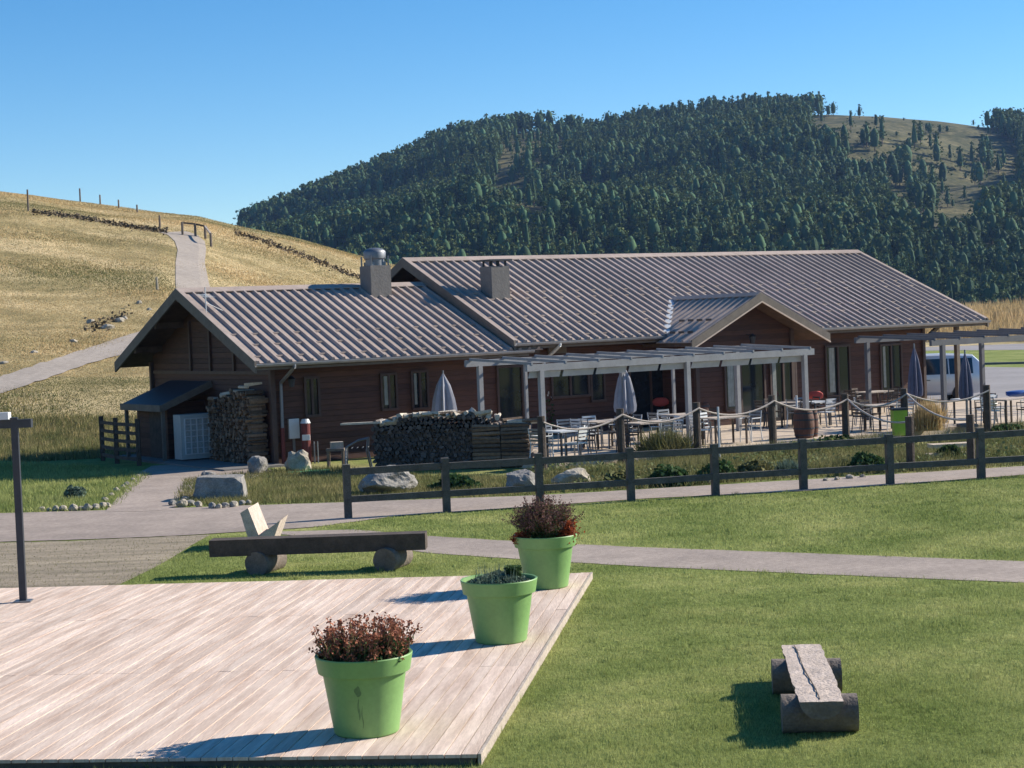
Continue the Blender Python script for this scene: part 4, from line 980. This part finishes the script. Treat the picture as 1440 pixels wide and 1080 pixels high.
for a_ in (-1,1):
    for b_ in (-1,1): MB().box(p+Vector((a_*.2,b_*.15,.235)),(.06,.06,.47)).build('leg','old_wood',t)
tag(MB().box(p+Vector((.04,0,.62)),(.34,.28,.18),rz=.2).build('box','pale_wood',loc=p+ZZ*.53),'pale box standing on the small wooden stand','box')
p=U(503,662); t=empty('trolley',p,'bent grey tubular trolley at the left end of the firewood stack','trolley')
MB().tube([p+Vector(v) for v in ((-.32,0,0),(-.3,.1,.62),(0,.1,.78),(.3,0,.84),(.26,0,.5),(.36,0,.0))],.022).build('frame','metal_grey',t)
MB().tube([p+Vector(v) for v in ((-.32,.5,0),(-.3,.5,.62),(0,.5,.78),(.3,.5,.84),(.26,.5,.5),(.36,.5,.0))],.022).build('frame','metal_grey',t)
mb=MB()
for k in range(5): mb.tube([p+Vector((-.28+.14*k,0,.6)),p+Vector((-.28+.14*k,.5,.6))],.012)
mb.build('rack','metal_grey',t)
# plank sticking out of the stack
a=U(484,664)+ZZ*1.27;b=U(530,664)+ZZ*1.3; tag(MB().beam(a,b+Vector((.2,0,0)),.2,.05).build('plank','firewood_pale',loc=b),'pale plank sticking out left from the top of the firewood stack','plank')
# electrical cabinet by the gable
cb=empty('grille_cabinet',P(-.4,4.5,.06),'large pale grey metal cabinet with a square-patterned grille front by the left gable','cabinet')
mb=MB(); bbox(mb,-.45,.72,4.45,5.0,.1,1.42); mb.build('body','cabinet',cb)
mb=MB(); 
for k in range(6): s=-.33+.95*k/5; bbox(mb,s-.012,s+.012,4.40,4.449,.25,1.3)
for k in range(7): z=.25+1.05*k/6; bbox(mb,-.33,.62,4.405,4.449,z-.012,z+.012)
mb.build('grille','white_metal',cb)
mb=MB()
for i in range(5):
    for k in range(6):
        c=P(-.33+.95*(i+.5)/5,4.449,.25+1.05*(k+.5)/6); MB().cyl(c,c-DD*.03,.06,.03,10).build('knob','cabinet',cb)
p=U(325,650); o=MB().rock(p+ZZ*.15,(.14,.14,.2),77,.3,2).build('sack','white_metal',loc=p,smooth=True); tag(o,'small white sack at the foot of the gable firewood stack','sack')
# slatted fence left of the lean-to
fpts=[U(145,648),U(165,652),U(196,655)]
gt=empty('slatted_fence',fpts[0],'short dark brown slatted fence left of the lean-to','fence')
for p in fpts: MB().box(p+ZZ*.68,(.12,.12,1.4)).build('post','dark_wood',gt)
for z in (.2,.45,.7,.95,1.2):
    for a,b in zip(fpts[:-1],fpts[1:]): MB().beam(a+ZZ*z-Vector((0,.08,0)),b+ZZ*z-Vector((0,.08,0)),.03,.1).build('rail','dark_wood',gt)
# hill fence posts and railing
for k,(px,y0,y1) in enumerate(((20,255,268),(40,267,297),(51,258,271),(83,262,277),(113,265,284),(141,274,288),(167,281,293),(193,288,299),(225,303,320))):
    p=RT(px,y1,50,190) ; 
    if p.y>186: p=RT(px,y1+6,50)
    Zd=(p-CAMP).dot(fw); h=(y1-y0)*Zd/F
    tag(MB().cyl(p-ZZ*.3,p+ZZ*h,.08,.07,8,.1).build('fence_post','old_wood',loc=p),['thicker dark post standing on the skyline at the far left','taller grey post below the skyline at the left'][k] if k<2 else ('lone wooden post at the bend where the hill road begins' if k==8 else 'slim wooden fence post on the grassy skyline'),'post','fence posts on the hill skyline' if 1<k<8 else None)
r1=[RT(x,y,50) for x,y in ((257,331),(275,333),(289,336))]+[RT(297,347,50)]
rl=empty('hill_railing',r1[0],'wooden railing beside the bend of the hill road','railing')
for p in r1: MB().cyl(p-ZZ*.2,p+ZZ*1.0,.1,.1,8).build('post','old_wood',rl)
for a,b in zip(r1[:-1],r1[1:]):
    MB().beam(a+ZZ*.95,b+ZZ*.95,.12,.12).build('rail','dark_wood' if b is not r1[-1] else 'pale_wood',rl)
p=RT(221,408,50); tag(MB().cyl(p,p+ZZ*.75,.09,.07,8,.1).build('trail_marker','stone_pale',loc=p),'small whitish marker stake beside the hill road','stake')
def dirt(line,wd,n,label):
    V=[]
    for q in range(n):
        t=rs.uniform(0,len(line)-1.001); k=int(t); a,b=line[k],line[k+1]; f=t-k; jx=1+.9*math.sin(q*.01+t*9)*math.sin(t*23)
        p=RT(a[0]+(b[0]-a[0])*f,a[1]+(b[1]-a[1])*f+rs.normal()*wd*(.5+.5*abs(jx)),55,230); V.append((p.x,p.y,p.z+rs.uniform(0,.18)))
    v,f=leaves(np.array(V),.13); tag(fastmesh('dirt_bank',v,f,'hill_soil',4),label,'bare soil',kind='stuff')
dirt([(45,299),(100,305),(150,314),(190,321),(236,327)],1.5,900,'dark bare soil bank running across the left hillside below the fence posts')
dirt([(330,328),(380,343),(430,362),(480,382),(540,405)],2.2,900,'dark bare soil bank on the hillside behind the chalet wing')
dirt([(118,462),(150,456),(185,440)],3.5,110,'dark broken soil among the pale rocks above the hill track')
# ================================================================ VAN
def van():
    p=U(1350,563); org=p+Vector((-1.55,.3,0)); v=empty('van',(org.x,org.y,0),'silver van parked on the asphalt beyond the right end of the chalet','van')
    X0=-2.35; st=[ # x, zlow, zbelt, zroof, halfwidth
     (-2.33,.45,.95,1.0,.70),(-2.25,.32,1.0,1.55,.82),(-2.0,.28,1.02,1.78,.86),(-1.0,.26,1.03,1.84,.88),(.3,.26,1.02,1.84,.88),(1.0,.26,1.0,1.78,.88),(1.5,.26,.98,1.45,.87),(1.9,.28,.96,1.08,.85),(2.2,.32,.88,.95,.80),(2.33,.42,.72,.75,.66)]
    mb=MB(); vs=[]; n=0
    for (x,zl,zb_,zr,hw) in st:
        hr=hw*.80; ring=[(-hw*.92,zl),(-hw,zl+.15),(-hw,zb_),(-hr,zr-.06),(-hr*.85,zr),(hr*.85,zr),(hr,zr-.06),(hw,zb_),(hw,zl+.15),(hw*.92,zl)]; n=len(ring)
        vs+= [org+Vector((x,y,z)) for y,z in ring]
    fs=[(k*n+i,k*n+(i+1)%n,(k+1)*n+(i+1)%n,(k+1)*n+i) for k in range(len(st)-1) for i in range(n)]+[tuple(range(n))[::-1],tuple(range((len(st)-1)*n,len(st)*n))]
    mb.add(vs,fs); b=mb.build('body','car_silver',v,smooth=True)
    for sg in (-1,1):
        for (xa,xb) in ((-1.95,-1.05),(-1.0,-.05),(0.0,.95)):
            y=lambda z:sg*(.88-(z-1.03)/(.75)*.88*.20+.006)
            q=[org+Vector((x,y(z),z)) for x,z in ((xa,1.06),(xb,1.06),(xb,1.66),(xa,1.66))]; MB().add(q,[(0,1,2,3)]).build('side_window','car_glass',v)
        q=[org+Vector((x,y(z),z)) for x,z in ((1.0,1.05),(1.55,1.05),(1.12,1.60),(1.0,1.62))]; MB().add(q,[(0,1,2,3)]).build('side_window','car_glass',v)
        MB().box(org+Vector((.02,sg*.884,.64)),(.012,.006,.7)).build('door_seam','dark_metal',v)
        MB().box(org+Vector((-.2,sg*.89,.85)),(.16,.03,.03)).build('door_handle','dark_metal',v)
        MB().box(org+Vector((1.15,sg*1.0,1.1)),(.12,.2,.16)).build('mirror','dark_metal',v)
        MB().box(org+Vector((2.2,sg*.6,.72)),(.16,.3,.14)).build('headlight','white_metal',v); MB().box(org+Vector((-2.28,sg*.74,1.0)),(.1,.1,.4)).build('tail_light','lamp_red',v)
        for x in (-1.45,1.42):
            w=MB().cyl(org+Vector((x,sg*.72,.32)),org+Vector((x,sg*.895,.32)),.32,n=24).build('wheel','tyre',v,smooth=True)
            MB().cyl(org+Vector((x,sg*.86,.32)),org+Vector((x,sg*.905,.32)),.2,.18,16).build('rim','rim_metal',w)
    q=[org+Vector(t) for t in ((1.12,-.62,1.74),(1.12,.62,1.74),(1.60,.70,1.36),(1.60,-.70,1.36))]; q=[a+Vector((.05,0,.03)) for a in q]; MB().add(q,[(0,1,2,3)]).build('windscreen','car_glass',v)
    MB().box(org+Vector((2.32,0,.42)),(.12,1.4,.2)).build('bumper','dark_metal',v)
    v.rotation_euler=(0,0,math.pi)
van()
p=U(1432,562,.75); tag(MB().rock((p.x,p.y,.95),(.5,.3,.12),5,.2,2).build('tarpaulin','blue_plastic',loc=(p.x,p.y,.9),smooth=True),'folded blue tarpaulin lying on the table at the far right','tarpaulin')
# ================================================================ VEGETATION NEAR
def pix(V):
    d=V-np.array([0,0,CH]); z=d@np.array(fw); return 720+F*(d@np.array(rr))/z, 540-F*(d@np.array(uu))/z
def scatter(n,poly,zmin,zmax,xspan=.36,power=2.,terr=False):
    """points with density falling as 1/distance^power, inside a pixel polygon on the ground"""
    out=[];tot=0
    while tot<n:
        m=n*2; u=rs.uniform(0,1,m); r=zmin*(zmax/zmin)**u if power==2. else zmin+(zmax-zmin)*u; a=rs.uniform(-xspan,xspan,m); x=np.sin(a)*r; y=np.cos(a)*r
        z=TZ(x,y) if terr else 0*x; V=np.stack([x,y,z],1); px,py=pix(V+rs.normal(size=V.shape)*np.array([.07,.12,0])); k=inpoly(px,py,poly); out.append(V[k]); tot+=k.sum()
        if k.sum()<m*.003: break
    return np.concatenate(out)[:n]
lawnA=[(435,742),(560,727),(900,704),(1150,691),(1440,669),(1700,655),(1700,798),(1440,789),(1150,778),(900,769),(750,762),(600,753)]
lawnB=[(166,824),(300,754),(400,753),(470,757),(600,779),(750,789),(900,798),(1150,809),(1440,821),(1700,832),(1700,1300),(-300,1300),(-300,1085),(0,1076),(672,1066),(834,803),(240,819)]
V1=scatter(380000,lawnB,11,38); dd=np.hypot(V1[:,0],V1[:,1]); v,f=blades(V1,rs.uniform(.02,.045,len(V1))*(1+.25*vn(V1[:,0],V1[:,1],1.1,4)),.005*dd/15*rs.uniform(.7,1.3,len(V1)),.9)
tag(fastmesh('lawn_grass',v,f,'grass_blade'),'short mown green grass of the near lawn','grass',kind='stuff')
V1=scatter(110000,lawnA,24,46); dd=np.hypot(V1[:,0],V1[:,1]); v,f=blades(V1,rs.uniform(.025,.05,len(V1)),.006*dd/15*rs.uniform(.7,1.3,len(V1)),.9)
tag(fastmesh('lawn_grass',v,f,'grass_blade'),'short green grass of the lawn between the two paved paths','grass',kind='stuff')
verge=[(-300,785),(-60,766),(100,762),(300,753),(170,826),(40,842),(-300,880)]
V1=scatter(9000,verge,24,36); v,f=blades(V1,rs.uniform(.01,.035,len(V1)),np.full(len(V1),.012),1.2); tag(fastmesh('verge_grass',v,f,'bank_blade'),'sparse flattened grass on the worn verge between the road and the deck','grass',kind='stuff')
tc_=scatter(420,lawnB,12,34); tc_=np.concatenate([tc_,scatter(160,lawnA,26,44)]); Vt=np.repeat(tc_,26,0)+rs.normal(size=(len(tc_)*26,3))*[.05,.05,0]; v,f=blades(Vt,rs.uniform(.05,.10,len(Vt)),.006*np.hypot(Vt[:,0],Vt[:,1])/15,.8); tag(fastmesh('grass_tufts',v,f,'grass_blade'),'small taller tufts and weeds standing in the mown lawn','grass',kind='stuff')
lawnC=[(-300,640),(0,650),(120,655),(210,668),(150,717),(0,722),(-300,732)]
V1=scatter(40000,lawnC,36,62); v,f=blades(V1,rs.uniform(.05,.14,len(V1)),np.full(len(V1),.02),.8); tag(fastmesh('lawn_grass',v,f,'grass_blade'),'rougher green grass of the left lawn beside the apron','grass',kind='stuff')
lawnD=[(250,700),(262,675),(330,668),(380,662),(480,658),(530,668),(760,672),(760,696),(480,706),(330,711),(250,712)]
V1=scatter(30000,lawnD,36,52); v,f=blades(V1,rs.uniform(.05,.16,len(V1)),np.full(len(V1),.018),.8); tag(fastmesh('bank_grass',v,f,'bank_blade'),'rough grass between the chalet wing and the road','grass',kind='stuff')
bank=[(742,664),(900,650),(1000,640),(1120,628),(1250,622),(1300,628),(1380,612),(1440,606),(1700,596),(1700,638),(1440,655),(1370,659),(1290,664),(1100,675),(900,688),(760,695)]
V1=scatter(42000,bank,34,56); hm=.16+.32*np.clip(vn(V1[:,0],V1[:,1],1.3,9),0,1); v,f=blades(V1,rs.uniform(.3,1,len(V1))*hm*1.3,np.full(len(V1),.02),.8); tag(fastmesh('bank_grass',v,f,'bank_blade'),'rough grass and ground cover on the planted bank below the terrace','grass',kind='stuff')
Vb=scatter(9000,bank,34,56); nb_=vn(Vb[:,0],Vb[:,1],1.1,31); Vb=Vb[nb_>.05]; Vb[:,2]+=rs.uniform(.02,.3,len(Vb))*(.5+nb_[nb_>.05]); v,f=leaves(Vb,.05); tag(fastmesh('ground_cover',v,f,'leaf_cover',4),'pale leafy ground cover on the planted bank below the terrace','ground cover',kind='stuff')
def shrub(px,py,w,h,label,m,n=2500,ls=.05,kind='leaf',z0=0.,name='shrub'):
    p=U(px,py,z0); sc=F/(p-CAMP).dot(fw); W_=w/sc/2; H_=h/sc; base=np.array([p.x,p.y+W_*.6,z0])
    if kind=='leaf':
        q=rs.normal(size=(n,3)); q/=np.linalg.norm(q,axis=1)[:,None]; rad_=rs.uniform(.45,1,n)**.5*(1+.22*vn(q[:,0]*3,q[:,2]*3,1.,px)); q=q*rad_[:,None]; q[:,2]=np.abs(q[:,2]); v,f=leaves(base+q*[W_,W_*.8,H_],ls); k=4
        mm=MB().rock(base+[0,0,H_*.3],(W_*.6,W_*.5,H_*.4),px,.4,2); nv=len(v); tri=fastmesh(name,v,f,m,4,loc=tuple(base))
    else:
        q=rs.normal(size=(n,3))*[W_*.28,W_*.28,0]; a=rs.uniform(0,2*np.pi,n); ph=rs.uniform(0,1,n)**.7*1.0; h_=H_*rs.uniform(.55,1.05,n); tip=np.stack([np.cos(a)*np.sin(ph)*W_*.9,np.sin(a)*np.sin(ph)*W_*.9,np.cos(ph)*h_],1)
        b=base+q; wv=np.stack([-np.sin(a),np.cos(a),0*a],1)*.012; Vv=np.concatenate([b-wv,b+wv,b+tip*.6+wv*.8,b+tip+[0,0,-.04]],1).reshape(-1,3)
        tri=fastmesh(name,Vv,np.arange(4*n).reshape(-1,4),m,4,loc=tuple(base))
    return tag(tri,label,'shrub')
shrub(938,648,88,52,'spiky pale green-grey bush in front of the rope barrier','bank_blade',1800,kind='blade')
shrub(1310,606,52,52,'tall dry straw-coloured bush on the terrace left of the silver van','straw_blade',1500,kind='blade',z0=.2)
shrub(104,702,30,18,'small grey-green lavender bush at the edge of the left lawn','leaf_grey',1200,.04)
shrub(1110,670,46,28,'pale feathery plant on the bank behind the fence, left of its sixth post','leaf_grey',900,kind='blade')
for k,(px,py,w_,h_,l) in enumerate(((945,684,70,26,'low dark green creeping shrub behind the fence, under the spiky bush'),(1010,678,60,26,'low dark green creeping shrub behind the fence at its fifth post'),(1062,674,60,24,'low mid green creeping shrub right of the fifth fence post'),(1225,664,70,24,'low green creeping shrub left of the timber steps'),(1338,648,40,20,'dark small shrub leaning over the timber steps'),(1420,612,56,14,'low green plant at the far right edge of the terrace'),(870,686,50,22,'low brownish creeping plant behind the fence, left of the fourth post'),(640,690,70,20,'low dark weeds in the shade of the firewood stack'),(1180,628,50,14,'low green weeds at the terrace edge below the fifth rope post'))):
    shrub(px,py,w_,h_,l,'leaf_green' if k not in (2,6) else 'bank_blade',1500,.07)
# dry grass tufts on the hill
hill=[(-200,236),(0,263),(330,312),(560,369),(560,400),(250,412),(165,505),(215,520),(235,600),(200,640),(190,652),(100,652),(-200,640)]
V1=scatter(300000,hill,58,175,.32,power=2.,terr=True); px,py=pix(V1+rs.normal(size=V1.shape)*[.35,.8,0])
trk=[(-60,548),(0,535),(60,515),(120,495),(190,473),(252,443),(251,400),(249,370),(249,352),(242,338),(226,328),(260,327),(287,341),(288,352),(291,400),(300,432),(190,490),(120,511),(60,532),(0,552),(-60,568)]
V1=V1[~inpoly(px,py,trk)]; n=len(V1); hn=.05+.10*np.clip(vn(V1[:,0],V1[:,1],5,6),0,1)+.3*(np.hypot(V1[:,0],V1[:,1])<72)*rs.uniform(0,1,n)
kk=vn(V1[:,0],V1[:,1],7,8)+rs.normal(size=n)*.5+.3-1.3*(np.hypot(V1[:,0],V1[:,1])<80)
for m_,sel,lb_ in (('straw_blade',kk>-.15,'dry straw-coloured grass covering the hillside on the left'),('bank_blade',kk<=-.15,'greener tufts of grass scattered over the left hillside')):
    Vs=V1[sel]; v,f=blades(Vs,rs.uniform(.5,1,sel.sum())*hn[sel],np.hypot(Vs[:,0],Vs[:,1])*.0004*rs.uniform(.7,1.4,sel.sum()),.7); tag(fastmesh('hill_grass',v,f,m_),lb_,'grass',kind='stuff')
back=[(1200,430),(1700,420),(1700,478),(1440,480),(1320,481),(1200,484)]
V1=scatter(16000,back,150,225,.32,terr=True); v,f=blades(V1,rs.uniform(.5,1.6,len(V1)),np.full(len(V1),.16),.5); tag(fastmesh('hill_grass',v,f,'straw_blade'),'tall dry grass beyond the far road on the right','grass',kind='stuff')
# ================================================================ FOREST
bare=[[(700,205),(735,185),(800,180),(800,200),(770,235),(735,262),(700,262)],[(680,262),(745,255),(745,285),(700,290)],[(720,285),(775,285),(775,302),(720,302)],
 [(1128,168),(1180,150),(1400,176),(1420,200),(1440,235),(1440,262),(1400,280),(1360,305),(1290,318),(1262,305),(1300,268),(1270,246),(1225,238),(1190,222),(1225,196),(1180,186),(1140,182)],
 [(1240,250),(1300,262),(1296,300),(1250,290)]]
def treeproto(kind,seed,nl):
    """verts, quads for one tree of height 1 (metres scaled later); trunk + clumped crown"""
    g=np.random.RandomState(seed); V=[];Q=[];mi=[]
    # trunk: tapered square
    for z,r in ((0,.022),(.35,.015)):
        for a in range(4): V.append((r*math.cos(a*1.571),r*math.sin(a*1.571),z))
    for a in range(4): Q.append((a,(a+1)%4,4+(a+1)%4,4+a)); mi.append(1)
    def rad_(t):
        if kind==0: return .28*(1-t)**.7*(1 if t>.1 else .6+4*t)
        if kind==1: return .31*math.sqrt(max(0,1-((t-.42)/.6)**2))
        return .40*math.sqrt(max(0,1-((t-.5)/.52)**2))
    # dark core added inside the crown to block light
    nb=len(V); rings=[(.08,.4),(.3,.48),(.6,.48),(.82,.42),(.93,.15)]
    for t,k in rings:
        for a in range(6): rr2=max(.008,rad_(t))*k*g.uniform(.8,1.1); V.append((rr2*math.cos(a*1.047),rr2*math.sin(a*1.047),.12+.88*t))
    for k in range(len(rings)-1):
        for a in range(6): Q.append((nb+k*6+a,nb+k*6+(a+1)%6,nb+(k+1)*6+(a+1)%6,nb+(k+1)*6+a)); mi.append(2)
    # leaf clumps
    ncl=int(nl/7)
    for c in range(ncl):
        t=g.uniform(0,1)**.85 if kind==0 else g.uniform(.02,.98); a=g.uniform(0,6.283); R0=rad_(t)*g.uniform(.7,1.03); c0=np.array([R0*math.cos(a),R0*math.sin(a),.12+.88*t-.02*(kind==0)])
        for q in range(7):
            p=c0+g.normal(size=3)*[.02,.02,.02]; A=g.normal(size=3);A/=np.linalg.norm(A);B=np.cross(A,g.normal(size=3));B/=np.linalg.norm(B); s=.034*g.uniform(.6,1.3)
            b=len(V); V+= [tuple(p-A*s),tuple(p+B*s*.8),tuple(p+A*s),tuple(p-B*s*.8)]; Q.append((b,b+1,b+2,b+3)); mi.append(0)
    return np.array(V),np.array(Q),np.array(mi)
protoF=[treeproto(0,1,170),treeproto(0,2,160),treeproto(1,3,180),treeproto(1,4,170),treeproto(2,5,200)]
N0=18500; r=np.sqrt(rs.uniform(500**2,1130**2,N0)); u=rs.uniform(180,1680,N0); az=np.arctan((u-720)/F); x=np.sin(az)*r; y=np.cos(az)*r; z=TZ(x,y)
V0=np.stack([x,y,z],1); px,py=pix(V0); keep=np.ones(N0,bool)
jx=7*vn(x,y,14,41)+4*vn(x,y,6,42); jy=5*vn(x,y,11,43); lucky=rs.uniform(0,1,N0); keep&=~((r>1072)&(px>1168)&(px<1398))
for kp,pl in enumerate(bare): keep&=~((inpoly(px+jx,py-3+jy,pl)|inpoly(px+jx,py-14+jy,pl)|inpoly(px+jx,py-22+jy,pl))&(lucky>(.10 if kp<3 else .012)))
# clusters of trees reaching into the bare slope
for (cx,cy,wx_,wy_) in ((1308,206,26,4),(1300,282,22,22),(1395,232,22,14),(1262,250,30,16),(1215,215,20,12),(775,232,12,24),(745,252,20,8),(1290,240,10,6)):
    keep|=(((px-cx)/wx_)**2+((py-cy)/wy_)**2<1)&(lucky<.32)&(r<1060)
roof_y=lambda X:np.interp(X,[180,330,510,545,1205,1388,1700],[330,312,362,384,350,450,430])
keep&=~((px<340)&(py<345)); keep&=(py-58)<roof_y(px)      # trees wholly behind the chalet or the near hill are left out
dens=vn(x,y,42,12); keep&=(dens>-2)
V0=V0[keep]; hN=rs.uniform(7,13.5,len(V0))*(1+.12*vn(V0[:,0],V0[:,1],60,20)); kd=np.clip((vn(V0[:,0],V0[:,1],50,15)*1.4+rs.normal(size=len(V0))*1.1+2),0,4).astype(int)
order=np.argsort(np.hypot(V0[:,0],V0[:,1])); V0=V0[order];hN=hN[order];kd=kd[order]
px,py=pix(V0); pxt,pyt=pix(V0+np.stack([0*hN,0*hN,hN],1)); vis=(pyt<roof_y(px)-6)&(px>335)&(px<1445)
ind=np.nonzero(vis)[0][:290]; indset=np.zeros(len(V0),bool); indset[ind]=True
def treemesh(name,pv):
    V,Q,mi=pv; me=bpy.data.meshes.new(name); me.from_pydata(V.tolist(),[],Q.tolist()); [me.materials.append(M[k]) for k in ('conifer','trunk','crown_light_block')]; me.polygons.foreach_set('material_index',mi.astype(np.int32)); me.update(); return me
tm=[treemesh('forest_tree',p) for p in protoF]
for k in ind:
    o=bpy.data.objects.new('forest_tree',tm[kd[k]]); link(o); o.location=V0[k]; o.scale=(hN[k]*1.0,hN[k]*1.0,hN[k]); o.rotation_euler=(0,0,rs.uniform(0,6.28))
    tag(o,['pointed dark green conifer in the lowest visible rows of the wooded hillside','slender dark conifer in the lowest visible rows of the wooded hillside','round-topped dark green tree low on the wooded hillside','bushy dark green tree low on the wooded hillside','broad rounded green tree low on the wooded hillside'][kd[k]],'tree','trees at the foot of the wooded hillside')
def merged(name,Vp,H,K,label):
    VV=[];QQ=[];MI=[];off=0
    for k in range(5):
        s=K==k; n=s.sum()
        if not n: continue
        pv,pq,pm=protoF[k]; a=rs.uniform(0,6.28,n); c,sn=np.cos(a),np.sin(a); h=H[s]
        wx=h*rs.uniform(.85,1.35,n)
        X=(pv[None,:,0]*c[:,None]-pv[None,:,1]*sn[:,None])*wx[:,None]+Vp[s][:,0:1]; Y=(pv[None,:,0]*sn[:,None]+pv[None,:,1]*c[:,None])*wx[:,None]+Vp[s][:,1:2]; Z=pv[None,:,2]*h[:,None]+Vp[s][:,2:3]
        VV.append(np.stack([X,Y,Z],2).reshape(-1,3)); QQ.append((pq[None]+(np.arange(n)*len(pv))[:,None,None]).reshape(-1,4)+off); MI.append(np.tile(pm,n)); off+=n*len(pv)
    o=fastmesh(name,np.concatenate(VV),np.concatenate(QQ),['conifer','trunk','crown_light_block'],4,mi=np.concatenate(MI)); return tag(o,label,'forest',kind='stuff')
rest=~indset; merged('forest',V0[rest],hN[rest],kd[rest],'dense dark green conifer wood covering the far hillside')
print('trees',rest.sum(),'+',len(ind))
# single trees on the bare slopes
lone=[(1232,204,22,'lone tree on the left edge of the bare hilltop above its own shadow'),(1278,218,26,'dark tree at the middle of the bare hillside'),(1304,186,14,'leftmost of the bushes in a row on the bare hill crest'),(1308,190,18,'second bush of the row on the bare hill crest'),(1322,188,14,'third bush of the row on the bare hill crest'),(1332,187,11,'last bush of the row on the bare hill crest'),(1369,177,9,'tiny tree on the skyline right of the bare crest'),(1376,177,8,'tinier tree next to the skyline tree right of the bare crest'),(1271,164,5,'single speck-like bush on the bare skyline'),(1390,189,12,'small tree at the right edge of the bare hilltop'),(1311,248,16,'narrow reddish tree standing in the bare slope'),(1392,236,28,'bushy tree casting a long shadow on the right of the bare slope'),(1386,228,20,'smaller tree behind the bushy one on the right of the bare slope'),
(1300,272,34,'tall tree at the lower end of the bare slope'),(1288,268,28,'tree beside the tall one at the lower end of the bare slope'),(1172,157,20,'round tree on the skyline at the left end of the bare crest'),(1165,158,17,'bush left of the round skyline tree'),(1261,192,8,'small shrub below the bare crest, left part'),(718,216,16,'small tree at the upper left of the rocky clearing'),(755,220,20,'dark tree in the middle of the rocky clearing'),(782,208,22,'tree at the right edge of the rocky clearing'),(775,176,14,'small tree on the skyline above the rocky clearing'),(800,184,10,'round bush on the skyline notch right of the rocky clearing'),(1358,252,10,'small shrub in the middle of the bare slope'),(1340,292,12,'small shrub low on the bare slope')]
for k,(a,b,h,l) in enumerate(lone):
    p=RT(a,b,480,1300)
    if p.y>1200: p=RT(a,b+6,480,1300)
    if p.y>1200: p=RT(a,b+12,480,1300)
    H=h*((p-CAMP).dot(fw))/F; o=bpy.data.objects.new('hill_tree',tm[2+k%3]); link(o); o.location=p; o.scale=(H*1.25,H*1.25,H); o.rotation_euler=(0,0,k*1.3); tag(o,l,'tree','trees scattered on the bare hilltop')

# ================================================================ AIR
hz=MB().box((0,560,55),(1500,1400,150)); o=hz.build('haze',[]); m=bpy.data.materials.new('haze'); m.use_nodes=True; N=m.node_tree.nodes; N.remove(N['Principled BSDF'])
pv=N.new('ShaderNodeVolumePrincipled'); pv.inputs['Color'].default_value=(.33,.55,1,1); pv.inputs['Density'].default_value=HZD; pv.inputs['Anisotropy'].default_value=.2; m.node_tree.links.new(pv.outputs[0],N['Material Output'].inputs['Volume']); o.data.materials.append(m); tag(o,'thin bluish mountain air','haze',kind='stuff')
